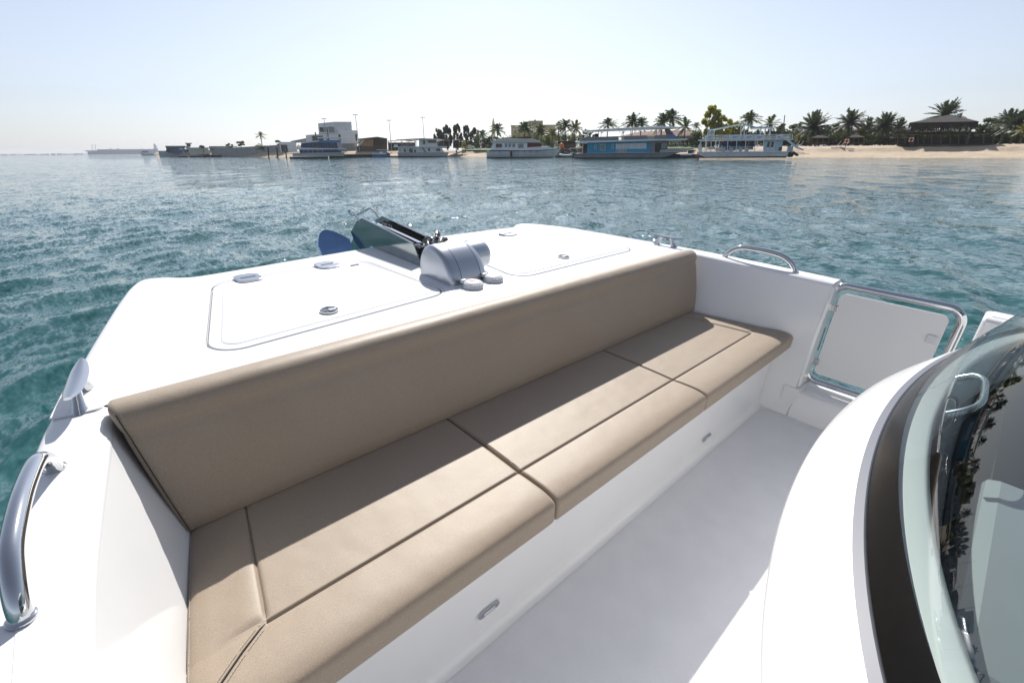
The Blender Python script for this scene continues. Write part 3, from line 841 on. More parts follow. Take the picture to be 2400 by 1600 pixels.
# ------------------------------------------------------------------ anchor and chain
anc = thing('anchor', 'polished plough anchor stowed in the bow roller', 'anchor', (1.33, 2.6, 0.79), BOAT)
shank = [(2.10, 0.815), (2.10, 0.845), (2.40, 0.866), (2.62, 0.872), (2.80, 0.800), (2.98, 0.62), (2.92, 0.585), (2.74, 0.745), (2.58, 0.820), (2.38, 0.822)]
part(anc, 'shank', MB().prism(shank, 'x', 1.318, 1.342), M_STEEL, bevel=0.003)
for sg in (-1, 1):
    tip = [[(1.123, 2.948, 0.692), (1.14, 2.979, 0.725), (1.16, 3.0, 0.751), (1.185, 3.008, 0.768), (1.205, 3.002, 0.773), (1.24, 2.97, 0.764), (1.27, 2.929, 0.746), (1.3, 2.883, 0.724), (1.296, 2.851, 0.697), (1.287, 2.826, 0.673), (1.222, 2.846, 0.659), (1.119, 2.89, 0.645)]]
    tip = [(1.33 + sg * (1.33 - p[0]), p[1], p[2]) for p in tip[0]]
    mb = MB(); n = len(tip); c = Vector((0, 0, 0))
    for p in tip: c += Vector(p) / n
    c += Vector((0, 0.004, -0.010))
    mid = [tuple(Vector(p).lerp(c, 0.5) + Vector((0, 0.002, -0.003))) for p in tip]
    th = Vector((sg * 0.003, 0.004, -0.007))
    lower = [tuple(Vector(p) + th) for p in tip]
    mb.add(tip + mid + [tuple(c)], [(i, (i + 1) % n, n + (i + 1) % n, n + i) for i in range(n)] + [(n + i, n + (i + 1) % n, 2 * n) for i in range(n)])
    mb.add(tip + lower, [(i, (i + 1) % n, n + (i + 1) % n, n + i) for i in range(n)])
    mb.add(lower, [tuple(range(n))])
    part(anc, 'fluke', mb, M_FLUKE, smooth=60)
part(anc, 'shackle', MB().tube(smooth_path([(1.31, 2.13, 0.83), (1.308, 2.08, 0.832), (1.33, 2.055, 0.835), (1.352, 2.08, 0.832), (1.35, 2.13, 0.83)], 4), 0.006, 8), M_STEEL, smooth=60)
def lettering(parent, text, size, mtx, material, base):
    cu = bpy.data.curves.new('t', 'FONT'); cu.body = text; cu.size = size; cu.extrude = 0.0008; cu.align_x = 'CENTER'
    to = bpy.data.objects.new('t', cu); COL.objects.link(to)
    bpy.context.view_layer.update()
    me = bpy.data.meshes.new_from_object(to.evaluated_get(bpy.context.evaluated_depsgraph_get()))
    bpy.data.objects.remove(to)
    me.transform(Matrix.Translation(-Vector(base)) @ mtx)
    me.materials.clear(); me.materials.append(material)
    o = bpy.data.objects.new('lettering', me); COL.objects.link(o); o.parent = parent; BASE[o.name] = BASE[parent.name]
    return o
# cast lettering on the inside of the starboard cheek, read from port
mtx = Matrix.Translation((XR - 0.0012, 2.55, 0.835)) @ Matrix(((0, 0, -1, 0), (-1, 0, 0, 0), (0, 1, 0, 0), (0, 0, 0, 1)))
lettering(br, 'DELTA', 0.042, mtx, M_PLASTIC, BASE[boat.name])
part(br, 'liner', MB().prism([(2.02, ZD + 0.004), (2.075, 0.838), (2.30, 0.858), (2.58, 0.880), (2.66, 0.845), (2.64, 0.770)], 'x', XR - 0.0008, XR - 0.0001), M_BLACK)

chain = thing('anchor_chain', 'galvanised anchor chain piled between bow roller and windlass', 'chain', (1.33, 1.97, 0.80), BOAT)
lk = MB()
pth = []
for k in range(16):
    t = 2 * PI * k / 16
    pth.append((0.020 * math.cos(t) + (0.012 if math.cos(t) > 0 else -0.012), 0.013 * math.sin(t), 0))
lk.tube(pth, 0.0055, 6, closed=True)
lme = lk.mesh('link'); finish(lme, M_CHAIN, 60)
random.seed(5)
cp = smooth_path([(1.33, 2.075, 0.840), (1.335, 2.02, 0.875), (1.33, 1.97, 0.865), (1.31, 1.93, 0.89), (1.345, 1.965, 0.91), (1.37, 2.01, 0.86), (1.345, 1.99, 0.83), (1.30, 1.985, 0.85), (1.30, 1.95, 0.82), (1.34, 1.93, 0.80), (1.36, 1.99, 0.78), (1.31, 2.0, 0.78), (1.33, 1.91, 0.87), (1.325, 1.88, 0.895)], 3)
for i in range(len(cp) - 1):
    o = bpy.data.objects.new('link', lme); COL.objects.link(o); o.parent = chain
    a = Vector(cp[i]); b = Vector(cp[i + 1])
    q = (b - a).to_track_quat('X', 'Z')
    o.matrix_local = Matrix.Translation((a + b) / 2 - Vector((1.33, 1.97, 0.80))) @ q.to_matrix().to_4x4() @ Matrix.Rotation(PI / 2 * (i % 2) + random.uniform(-.3, .3), 4, 'X')
# ------------------------------------------------------------------ water
def water_mat():
    m = bpy.data.materials.new('sea_water'); m.use_nodes = True
    nt = m.node_tree; p = nt.nodes['Principled BSDF']
    p.inputs['Roughness'].default_value = 0.035
    p.inputs['IOR'].default_value = 1.333
    tc = nt.nodes.new('ShaderNodeTexCoord')
    n = nt.nodes.new('ShaderNodeTexNoise'); n.inputs['Scale'].default_value = 0.035; n.inputs['Detail'].default_value = 4
    nt.links.new(tc.outputs['Object'], n.inputs['Vector'])
    r = nt.nodes.new('ShaderNodeMapRange'); r.inputs[1].default_value = 0.35; r.inputs[2].default_value = 0.65
    nt.links.new(n.outputs['Fac'], r.inputs[0])
    mx = nt.nodes.new('ShaderNodeMix'); mx.data_type = 'RGBA'
    mx.inputs[6].default_value = (0.020, 0.082, 0.088, 1); mx.inputs[7].default_value = (0.026, 0.100, 0.100, 1)
    nt.links.new(r.outputs[0], mx.inputs[0]); nt.links.new(mx.outputs[2], p.inputs['Base Color'])
    # ripples too small for the mesh: tilt the surface by smooth random slopes of four sizes, crests stretched across the wind
    ge = nt.nodes.new('ShaderNodeNewGeometry')
    acc = ge.outputs['Normal']
    for sc, k, dt in ((0.16, 0.06, 2.0), (0.85, 0.26, 3.0), (3.0, 0.44, 3.0), (10.0, 0.72, 2.0), (27.0, 0.60, 1.0)):
        mp = nt.nodes.new('ShaderNodeMapping'); mp.inputs['Rotation'].default_value = (0, 0, math.radians(WIND))
        mp.inputs['Scale'].default_value = (1.0, 0.42, 1.0)
        nt.links.new(tc.outputs['Object'], mp.inputs[0])
        nz = nt.nodes.new('ShaderNodeTexNoise'); nz.inputs['Scale'].default_value = sc; nz.inputs['Detail'].default_value = dt; nz.inputs['Distortion'].default_value = 0.35
        nt.links.new(mp.outputs[0], nz.inputs['Vector'])
        su = nt.nodes.new('ShaderNodeVectorMath'); su.operation = 'SUBTRACT'; su.inputs[1].default_value = (0.5, 0.5, 0.5)
        nt.links.new(nz.outputs['Color'], su.inputs[0])
        ml = nt.nodes.new('ShaderNodeVectorMath'); ml.operation = 'MULTIPLY_ADD'; ml.inputs[1].default_value = (k, k * 0.9, 0)
        nt.links.new(su.outputs[0], ml.inputs[0]); nt.links.new(acc, ml.inputs[2])
        acc = ml.outputs[0]
    no = nt.nodes.new('ShaderNodeVectorMath'); no.operation = 'NORMALIZE'
    nt.links.new(acc, no.inputs[0]); nt.links.new(no.outputs[0], p.inputs['Normal'])
    return m
WIND = -25
HEAD = math.atan2(cf.x, cf.y)         # camera heading, clockwise from +Y

def build_water():
    rng = np.random.default_rng(11)
    ra = []; r = 0.9
    while r < 420: ra.append(r); r *= 1.0138
    while r < 9000: ra.append(r); r *= 1.16
    ra.append(9000.0)
    ra = np.array(ra)
    fr = np.radians(np.arange(-64, 66.001, 0.145)); bk = np.radians(np.arange(67, 295.1, 1.5))
    az = np.concatenate([fr, bk]) + HEAD
    A, Rr = np.meshgrid(az, ra)
    X = Rr * np.sin(A); Y = Rr * np.cos(A)
    dr = np.maximum(Rr * 0.0138, Rr * math.radians(0.145))
    Z = np.zeros_like(X); DX = np.zeros_like(X); DY = np.zeros_like(X)
    wd = math.radians(90 - WIND)
    for i in range(110):
        lam = 0.30 * (6.5 / 0.30) ** (i / 109.0) * rng.uniform(0.93, 1.07)
        a = wd + rng.normal(0, 0.50)
        k = 2 * PI / lam
        amp = 0.0060 * lam ** 0.80 if lam < 1.0 else 0.0060 * 1.0 ** 0.80 * (1.0 / lam) ** 0.6
        amp *= rng.uniform(0.5, 1.4)
        ph = rng.uniform(0, 2 * PI)
        w = np.clip((lam / dr - 2.5) / 2.5, 0, 1)
        th = k * (X * math.cos(a) + Y * math.sin(a)) + ph
        Z += amp * w * np.cos(th)
        q = 0.75 * amp * w * np.sin(th)
        DX -= q * math.cos(a); DY -= q * math.sin(a)
    g = 1.0 + 0.0 * X
    gx = np.sin(X * 0.11 + 1.3 * np.sin(Y * 0.07)) * np.sin(Y * 0.09 + 0.7)
    Z *= (1.0 + 0.35 * gx)
    co = np.stack([X + DX, Y + DY, Z], -1).reshape(-1, 3).astype(np.float32)
    nr, na = X.shape
    idx = np.arange(nr * na).reshape(nr, na)
    a = idx[:-1, :]; b = np.roll(idx, -1, 1)[:-1, :]; c = np.roll(idx, -1, 1)[1:, :]; d = idx[1:, :]
    quads = np.stack([a, d, c, b], -1).reshape(-1, 4)
    me = bpy.data.meshes.new('water')
    me.vertices.add(len(co)); me.vertices.foreach_set('co', co.ravel())
    nq = len(quads)
    me.loops.add(nq * 4); me.loops.foreach_set('vertex_index', quads.ravel().astype(np.int32))
    me.polygons.add(nq); me.polygons.foreach_set('loop_start', np.arange(0, nq * 4, 4, dtype=np.int32))
    me.polygons.foreach_set('use_smooth', np.ones(nq, dtype=bool))
    me.update(calc_edges=True); me.validate()
    if me.polygons[0].normal.z < 0: me.flip_normals()
    me.materials.append(water_mat())
    o = bpy.data.objects.new('water', me); COL.objects.link(o)
    return tag(o, 'choppy teal sea water reaching to the horizon', None, None, 'structure')
water = build_water()

# ------------------------------------------------------------------ measuring on the far shore
def az_px(px, py=352):
    d = ray_world(px, py); return math.atan2(d.x, d.y)
def pol(az, D, z=0.0): return Vector((D * math.sin(az), D * math.cos(az), z))

class Site:
    """upright drawing plane facing the viewer at distance D: local x to the right, y away, z up (z = 0 at water level)"""
    def __init__(s, px, D, yaw=0.0):
        s.az = az_px(px); s.D = D
        s.o = pol(s.az, D); s.rot = -s.az + yaw
        s.rx = Vector((math.cos(s.rot), math.sin(s.rot), 0)); s.n = Vector((-math.sin(s.rot), math.cos(s.rot), 0))
    def __call__(s, px, py):
        d = ray_world(px, py)
        t = (s.o - EYE).dot(s.n) / d.dot(s.n)
        w = EYE + d * t - s.o
        return (w.dot(s.rx), w.z)
    def thing(s, name, label, cat, group=None, z=0.0):
        o = thing(name, label, cat, (0, 0, z), None, group, loc=s.o + Vector((0, 0, z)), rotz=s.rot)
        return o
    def box(s, parent, name, m, px0, py0, px1, py1, y0, y1, **k):
        a = s(px0, py1); b = s(px1, py0)
        pxm = (px0 + px1) / 2; pym = (py0 + py1) / 2
        x0 = s(px0, pym)[0]; x1 = s(px1, pym)[0]; z0 = s(pxm, py1)[1]; z1 = s(pxm, py0)[1]
        return part(parent, name, MB().box(x0, x1, y0, y1, z0, z1), m, **k)
    def poly(s, parent, name, m, pts, y0, y1, **k):
        return part(parent, name, MB().prism([s(*p) for p in pts], 'y', y0, y1), m, **k)
    def bar(s, parent, name, m, p0, p1, w, y=0.0, y2=None, **k):
        a = s(*p0); b = s(*p1)
        return part(parent, name, MB().bar((a[0], y, a[1]), (b[0], y if y2 is None else y2, b[1]), w), m, **k)

# ------------------------------------------------------------------ land
M_SAND = mat('beach_sand', (0.50, 0.40, 0.29), rough=0.95, var=0.22, vscale=0.35, detail=6, bump=0.6, bscale=1.5, bdist=0.25)
M_GRASS = mat('lawn_grass', (0.10, 0.16, 0.035), rough=0.9, var=0.4, vscale=0.8, bump=0.6, bscale=9, bdist=0.1)
M_CONC = mat('grey_concrete', (0.36, 0.36, 0.35), rough=0.85, var=0.25, vscale=0.6, detail=6)
M_FARLAND = mat('far_land', (0.30, 0.29, 0.27), rough=0.95, var=0.3, vscale=0.02)
shore = [(az_px(370) - 0.001, 338), (az_px(372), 335), (az_px(480), 300), (az_px(560), 270), (az_px(610), 240), (az_px(665), 215), (az_px(760), 205), (az_px(900), 205), (az_px(990), 195), (az_px(1050), 180),
         (az_px(1090), 172), (az_px(1135), 168), (az_px(1250), 158), (az_px(1330), 150), (az_px(1400), 140), (az_px(1500), 138), (az_px(1600), 138), (az_px(1680), 132), (az_px(1780), 126), (az_px(1850), 122), (az_px(1950), 120), (az_px(2100), 119), (az_px(2250), 118), (az_px(2400), 118),
         (az_px(2400) + 0.15, 122), (az_px(2400) + 0.35, 135), (az_px(2400) + 0.6, 165), (az_px(2400) + 0.9, 240), (az_px(2400) + 1.2, 420)]
sh = smooth_path([(a, d) for a, d in shore], 8)
rng = random.Random(3)
prof_sand = [(-6, -0.9), (0, -0.10), (0.8, 0.08), (2.5, 0.30), (5, 0.62), (7.5, 0.92), (9.0, 1.15), (9.8, 1.62), (11.5, 1.85), (14, 2.05), (20, 2.20), (60, 2.3), (300, 2.6), (1500, 3.5)]
rings = []
for i, (a, d) in enumerate(sh):
    j = 0.5 * math.sin(i * 0.9) + 0.35 * math.sin(i * 2.3)
    rings.append([tuple(pol(a, d + off + (j * 0.6 if 5 < off < 15 else j * 0.25), z + (0.10 * math.sin(i * 1.7 + off) if 8 < off < 16 else 0))) for off, z in prof_sand])
single('beach', MB().rings(rings, closed=False, cap=False), M_SAND, 'pale sandy shore rising to low ground behind the moorings', None, kind='structure', smooth=50)
# far shore, low and distant
rings = []
for k in range(60):
    a = az_px(-260) + (az_px(420) - az_px(-260)) * k / 59
    D = 3000 - 600 * max(0, (k - 20) / 39) + 25 * math.sin(k * 1.3)
    rings.append([tuple(pol(a, D + off, z * (1 + 0.3 * math.sin(k * 2.1)))) for off, z in ((-30, -0.6), (0, 0.8), (30, 3.0), (300, 5), (2500, 6))])
single('far_shore', MB().rings(rings, closed=False, cap=False), M_FARLAND, 'low distant shore fading into haze', None, kind='structure', smooth=40)
# ------------------------------------------------------------------ shore: materials
M_WHITE = mat('white_paint', (0.82, 0.83, 0.84), rough=0.5, var=0.10, vscale=0.6, detail=6)
M_WHITEG = mat('weathered_white', (0.72, 0.74, 0.75), rough=0.55, var=0.2, vscale=0.8, detail=6)
M_GREYW = mat('grey_wall', (0.42, 0.44, 0.46), rough=0.7, var=0.18, vscale=0.5, detail=6)
M_GREYP = mat('grey_panel', (0.24, 0.26, 0.29), rough=0.6, var=0.25, vscale=1.2)
M_BLUEB = mat('bright_blue_cladding', (0.030, 0.37, 0.58), rough=0.5, var=0.2, vscale=1.0)
M_NAVY = mat('navy_blue_paint', (0.025, 0.06, 0.16), rough=0.4, var=0.25, vscale=0.8)
M_MIDBLUE = mat('mid_blue_paint', (0.10, 0.22, 0.44), rough=0.45, var=0.2, vscale=0.8)
M_PALEB = mat('pale_blue_paint', (0.52, 0.66, 0.72), rough=0.5, var=0.15, vscale=0.8)
M_WIN = mat('dark_window', (0.02, 0.025, 0.03), rough=0.08, spec=0.6)
M_WIND = mat('curtained_window', (0.22, 0.27, 0.28), rough=0.15, var=0.3, vscale=2)
M_HULLB = mat('black_bottom_paint', (0.015, 0.015, 0.018), rough=0.5)
M_HULLG = mat('grey_hull_paint', (0.24, 0.25, 0.26), rough=0.5, var=0.25, vscale=0.7)
M_TIMBER = mat('dark_thatch', (0.045, 0.038, 0.034), rough=0.95, var=0.45, vscale=2.2, bump=0.8, bscale=7, bdist=0.1)
M_POST = mat('weathered_timber', (0.13, 0.10, 0.075), rough=0.9, var=0.35, vscale=2)
M_TANW = mat('tan_timber', (0.42, 0.26, 0.12), rough=0.8, var=0.3, vscale=1.2)
M_TANB = mat('tan_render', (0.44, 0.40, 0.27), rough=0.85, var=0.15, vscale=0.4)
M_REDR = mat('red_roof_tiles', (0.26, 0.13, 0.10), rough=0.85, var=0.3, vscale=1.5, bump=0.7, bscale=5, bdist=0.08)
M_ROCK = mat('dark_rock', (0.10, 0.095, 0.09), rough=0.9, var=0.4, vscale=1.5)
M_METALG = mat('galvanised_pole', (0.28, 0.29, 0.30), rough=0.4, metal=0.6)
M_DOCK = mat('dock_timber', (0.20, 0.18, 0.15), rough=0.9, var=0.35, vscale=1.0)
M_TYRE = mat('black_rubber', (0.02, 0.02, 0.02), rough=0.7)
M_CREAM = mat('cream_canvas', (0.62, 0.60, 0.52), rough=0.7, var=0.1, vscale=1)
M_MAROON = mat('maroon_canvas', (0.16, 0.03, 0.04), rough=0.7, var=0.2, vscale=1)
M_ORANGE = mat('orange_plastic', (0.65, 0.16, 0.05), rough=0.5)
M_REDP = mat('red_paint', (0.45, 0.05, 0.04), rough=0.5)
M_GREENF = mat('flag_green', (0.02, 0.20, 0.07), rough=0.7)
M_STADB = mat('hangar_blue', (0.06, 0.14, 0.30), rough=0.5, var=0.15, vscale=0.03)
M_TRUNK = mat('palm_trunk', (0.14, 0.105, 0.075), rough=0.95, var=0.4, vscale=3, bump=0.8, bscale=6, bdist=0.08)
M_DATE = leaf_mat('date_palm_leaf', (0.060, 0.085, 0.048), (0.11, 0.13, 0.060), 0.32)
M_COCO = leaf_mat('coconut_palm_leaf', (0.050, 0.090, 0.032), (0.12, 0.16, 0.04), 0.4)
M_YPALM = leaf_mat('yellowing_palm_leaf', (0.11, 0.14, 0.03), (0.30, 0.24, 0.03), 0.3)
M_CASU = leaf_mat('grey_green_needles', (0.045, 0.062, 0.045), (0.085, 0.105, 0.070), 0.3)
M_BROAD = leaf_mat('dark_green_leaf', (0.040, 0.070, 0.026), (0.085, 0.12, 0.038), 0.35)
M_LIME = leaf_mat('yellow_green_leaf', (0.26, 0.29, 0.035), (0.50, 0.46, 0.06), 0.6)
M_BLUESH = mat('blue_plastic', (0.05, 0.15, 0.35), rough=0.5, var=0.2, vscale=1)

# ------------------------------------------------------------------ palms and trees
def frond(mb, base, az, el, L, droop, rng, leaf, n=15, wid=0.095):
    d0 = Vector((math.cos(az) * math.cos(el), math.sin(az) * math.cos(el), math.sin(el)))
    side = Vector((-math.sin(az), math.cos(az), 0))
    pts = []
    for k in range(n + 1):
        t = k / n
        pts.append(base + d0 * (L * t) + Vector((0, 0, -droop * L * t * t)) + side * (0.10 * L * t * t * rng.uniform(-0.3, 0.3)))
    for k in range(n):
        a, b = pts[k], pts[k + 1]
        w = 0.045 * (1 - k / n) + 0.012
        u = Vector((0, 0, w * 0.5))
        mb.add([a - side * w, a + side * w, b + side * w * 0.9, b - side * w * 0.9], [(0, 1, 2, 3)])
        if k < 1: continue
        t = k / n
        ll = leaf * (math.sin(PI * min(1, t * 0.93 + 0.12)) ** 0.6) * rng.uniform(0.85, 1.1)
        dirv = (b - a).normalized()
        nrm = side.cross(dirv).normalized()
        for sg in (-1, 1):
            for h in (0.0, 0.5):
                p = a.lerp(b, h)
                tip = p + (side * sg * 0.80 + dirv * 0.62 + nrm * rng.uniform(-0.25, 0.35) + Vector((0, 0, -0.28))) * ll * rng.uniform(0.8, 1.1)
                q = dirv * wid
                mb.add([p - q, p + q, tip], [(0, 1, 2)])
def palm_crown(seed, kind, n, L, leaf):
    rng = random.Random(seed); mb = MB()
    for i in range(n):
        t = (i + 0.5) / n
        az = i * 2.39996 + rng.uniform(-0.25, 0.25)
        if kind == 'date': el = math.radians(86 - 118 * t ** 0.85 + rng.uniform(-7, 7)); dr = 0.10 + 0.20 * (1 - abs(0.5 - t))
        else: el = math.radians(82 - 105 * t + rng.uniform(-9, 9)); dr = 0.32 + 0.20 * rng.random()
        frond(mb, Vector((0.08 * math.cos(az), 0.08 * math.sin(az), 0)), az, el, L * rng.uniform(0.82, 1.1), dr, rng, leaf * rng.uniform(0.9, 1.1))
    return mb
CROWN = {}
for nm, kind, n, L, leaf, m in (('date0', 'date', 64, 3.3, 0.62, M_DATE), ('date1', 'date', 54, 3.3, 0.60, M_DATE), ('date2', 'date', 46, 3.3, 0.60, M_DATE),
                                ('coco0', 'coco', 32, 3.4, 0.78, M_COCO), ('coco1', 'coco', 25, 3.4, 0.80, M_COCO), ('coco2', 'coco', 15, 3.4, 0.75, M_COCO),
                                ('yel0', 'coco', 20, 3.2, 0.7, M_YPALM), ('yel1', 'date', 22, 3.0, 0.6, M_YPALM)):
    me = palm_crown(hash(nm) % 1000 if False else sum(map(ord, nm)), kind, n, L, leaf).mesh('crown'); finish(me, m, 0); CROWN[nm] = me
def palm(px, py, D, rad_px, kind, label, base_z=2.25, lean=0.0, group='palm trees along the shore', rotz=0.0, name='palm_tree', az=None, h=None, rad=None):
    """crown heart seen at (px, py); rad_px: how far the fronds reach in the photograph"""
    if az is None:
        s = Site(px, D); x, zc = s(px, py); sc = rad_px / 1290.0 * D / 3.0; o3 = s.o; rt = s.rot
    else:
        o3 = pol(az, D); rt = -az; zc = h; sc = rad / 3.0
    t = thing(name, label, 'palm tree', (0, 0, base_z), None, group, loc=o3 + Vector((0, 0, base_z)), rotz=rt)
    H = zc - base_z
    rr = 0.16 + 0.03 * sc
    path = [(-lean * H * (1 - k / 8) ** 2, 0.0, base_z - 0.4 + (H + 0.3) * k / 8) for k in range(9)]
    part(t, 'trunk', MB().tube(path, [rr * (1.5 if k == 0 else 1.1 - 0.35 * k / 8) for k in range(9)], 8), M_TRUNK, smooth=60)
    c = bpy.data.objects.new('crown', CROWN[kind]); COL.objects.link(c); c.parent = t
    c.location = (0, 0, H - 0.1); q = random.Random(int(px * 13 + D))
    c.scale = (sc * q.uniform(0.9, 1.1), sc * q.uniform(0.9, 1.1), sc * q.uniform(0.82, 1.12)); c.rotation_euler = (q.uniform(-.16, .16), q.uniform(-.16, .16), rotz if rotz else (px * 0.7) % 6.28)
    return t
def leaf_cloud(clumps, n, size, seed, droop=0.0, elong=1.6):
    """many small leaf faces gathered in clumps; clumps: (x, y, z, rx, ry, rz)"""
    r = np.random.default_rng(seed)
    w = np.array([c[3] * c[4] * c[5] for c in clumps]) ** 0.75; w /= w.sum()
    ci = r.choice(len(clumps), n, p=w)
    C = np.array(clumps)[ci]
    d = r.normal(size=(n, 3)); d /= np.linalg.norm(d, axis=1)[:, None]
    rad = r.random(n) ** 0.42
    P = C[:, :3] + d * rad[:, None] * C[:, 3:]
    u = r.normal(size=(n, 3)); u[:, 2] -= droop; u /= np.linalg.norm(u, axis=1)[:, None]
    v = np.cross(u, r.normal(size=(n, 3))); v /= np.linalg.norm(v, axis=1)[:, None]
    s = size * r.uniform(0.6, 1.3, n)[:, None]
    V = np.stack([P - u * s * elong * .5 , P + v * s * .5, P + u * s * elong * .5, P - v * s * .5], 1).reshape(-1, 3)
    F = np.arange(n * 4).reshape(n, 4)
    mb = MB(); mb.v = [tuple(x) for x in V.tolist()]; mb.f = [tuple(x) for x in F.tolist()]
    return mb
def clump_tree(rx, rz, n, seed, flat=0.75, spread=0.36):
    r = random.Random(seed); out = []
    for i in range(n):
        a = r.uniform(0, 6.28); z = r.uniform(-1, 1); q = math.sqrt(max(0, 1 - z * z)) * r.uniform(0.35, 0.92)
        k = r.uniform(0.7, 1.15) * spread
        out.append((rx * q * math.cos(a), rx * q * math.sin(a), rz * z * 0.80, rx * k, rx * k, rz * k * flat))
    return out
def tree(px, py0, py1, half_px, D, material, label, seed, nleaf=2600, base_z=2.25, size=0.34, droop=0.0, nclump=16, spread=0.36, group='trees behind the shore', elong=1.6, az=None, dims=None, flat=0.75):
    """crown spans py0 (top) to py1 (bottom)"""
    if az is None:
        s = Site(px, D); zt_ = s(px, py0)[1]; zb = s(px, py1)[1]; rx = half_px / 1290.0 * D; o3 = s.o; rt = s.rot
    else:
        o3 = pol(az, D); rt = -az; rx, zb, zt_ = dims
    rz = (zt_ - zb) / 2; zc = (zt_ + zb) / 2
    t = thing('tree', label, 'tree', (0, 0, base_z), None, group, loc=o3 + Vector((0, 0, base_z)), rotz=rt)
    mb = MB(); mb.tube([(0, 0, base_z - 0.4), (0.05 * rx, 0, (base_z + zc) / 2), (0, 0, zc + rz * 0.4)], [0.06 * rz + 0.08, 0.05 * rz + 0.06, 0.03], 8)
    rr = random.Random(seed)
    for k in range(5):
        a = k * 1.26 + rr.random()
        mb.tube([(0, 0, zc - rz * 0.6 + 0.1 * k * rz), (0.35 * rx * math.cos(a), 0.35 * rx * math.sin(a), zc - rz * 0.1 + 0.1 * k * rz), (0.7 * rx * math.cos(a), 0.7 * rx * math.sin(a), zc + 0.1 * k * rz)], [0.03 * rz + 0.04, 0.02 * rz + 0.02, 0.012], 6)
    part(t, 'trunk', mb, M_TRUNK, smooth=60)
    cl = [(c[0], c[1], c[2] + zc, c[3], c[4], c[5]) for c in clump_tree(rx, rz, nclump, seed, flat, spread)]
    part(t, 'crown', leaf_cloud(cl, nleaf, size, seed, droop, elong), material)
    return t

palm(617, 318, 262, 15, 'coco2', 'lone thin wind-bent palm above the sea wall', 2.4, 0.05)
palm(1132, 316, 200, 20, 'coco1', 'small palm right of the feathery grey-green trees')
palm(1166, 303, 205, 24, 'coco1', 'slender palm close to the right of the minaret')
palm(1230, 302, 185, 34, 'coco0', 'bushy dark palm before the left half of the tan building')
palm(1268, 309, 180, 30, 'coco0', 'dark palm before the right half of the tan building')
palm(1294, 313, 172, 26, 'yel0', 'yellowing palm at the right end of the tan building')
palm(1308, 298, 176, 22, 'coco1', 'leaner palm above the bow of the white yacht')
palm(1323, 294, 170, 26, 'coco1', 'tall bare-trunked palm above the bow of the white yacht')
palm(1346, 300, 168, 30, 'yel0', 'yellow-tinged bushy palm left of the blue houseboat')
palm(1421, 291, 165, 27, 'coco0', 'palm above the left part of the blue houseboat roof')
palm(1478, 286, 168, 32, 'coco0', 'left one of the paired palms above the middle of the blue houseboat roof')
palm(1498, 290, 166, 25, 'coco1', 'right one of the paired palms above the middle of the blue houseboat roof')
palm(1546, 287, 164, 30, 'coco1', 'drooping palm at the left of the largest palm over the blue houseboat')
palm(1564, 277, 166, 36, 'coco0', 'largest palm above the right end of the blue houseboat roof')
palm(1600, 297, 160, 30, 'coco2', 'sparse palm between the blue houseboat and the yellow-green tree')
palm(1625, 294, 168, 13, 'coco1', 'very small palm left of the yellow-green tree')
palm(1745, 279, 160, 30, 'coco0', 'dark palm above the peak of the white boat awning')
palm(1793, 290, 156, 30, 'coco2', 'drooping palm above the flat awning of the white boat')
palm(1895, 299, 150, 40, 'date0', 'large full date palm right of the white double-deck boat')
palm(1978, 287, 150, 36, 'date1', 'tall date palm left of the first beach flag')
palm(2021, 299, 152, 26, 'date2', 'date palm close to the right of the first beach flag')
palm(2059, 293, 148, 32, 'date0', 'broad date palm in the middle of the beach')
palm(2092, 302, 160, 24, 'date2', 'smaller date palm left of the thatched pavilion')
palm(2190, 271, 158, 33, 'date1', 'date palm rising behind the thatched pavilion roof', 2.3)
palm(2338, 283, 150, 28, 'date2', 'date palm right of the thatched pavilion')
palm(2362, 291, 146, 32, 'date1', 'date palm near the right edge of the view')
palm(2384, 303, 140, 22, 'yel1', 'yellowing date palm at the right edge of the view')
for (px, py, r, w) in ((1867, 322, 13, 'young yellowing palm close to the white boat outboards'), (1958, 323, 13, 'young yellowing palm above the three white sun loungers'), (2008, 314, 20, 'yellowing palm over the right thatched hut'), (2040, 324, 13, 'young yellowing palm in the middle of the beach')):
    palm(px, py, 146, r, 'yel1', w, 2.2, group='young palms on the beach')
k = 0
for da, D, h, w in ((0.05, 140, 9.5, 'first'), (0.10, 150, 10.5, 'second'), (0.17, 138, 8.5, 'third'), (0.25, 150, 11, 'fourth'), (0.33, 145, 9.5, 'fifth'), (0.46, 160, 11, 'sixth'), (0.60, 185, 12, 'seventh')):
    palm(2400, 300, D, 30, ('date0', 'date1', 'date2')[k % 3], 'date palm along the beach to the right, the %s one beyond the view' % w, 2.3, az=az_px(2400) + da, h=h, rad=3.4, rotz=1.0 + k); k += 1

tree(1030, 298, 350, 15, 215, M_CASU, 'leftmost feathery grey-green tree behind the carports', 1, 3600, size=0.30, droop=0.9, nclump=34, spread=0.20, flat=1.15, elong=2.4)
tree(1049, 291, 350, 15, 212, M_CASU, 'second feathery grey-green tree behind the carports', 2, 3600, size=0.30, droop=0.9, nclump=34, spread=0.20, flat=1.15, elong=2.4)
tree(1073, 290, 350, 16, 210, M_CASU, 'third feathery grey-green tree behind the carports', 3, 3600, size=0.30, droop=0.9, nclump=34, spread=0.20, flat=1.15, elong=2.4)
tree(1094, 293, 350, 15, 212, M_CASU, 'fourth feathery grey-green tree behind the carports', 4, 3600, size=0.30, droop=0.9, nclump=34, spread=0.20, flat=1.15, elong=2.4)
tree(1113, 298, 350, 14, 215, M_CASU, 'rightmost feathery grey-green tree behind the carports', 5, 3600, size=0.30, droop=0.9, nclump=34, spread=0.20, flat=1.15, elong=2.4)
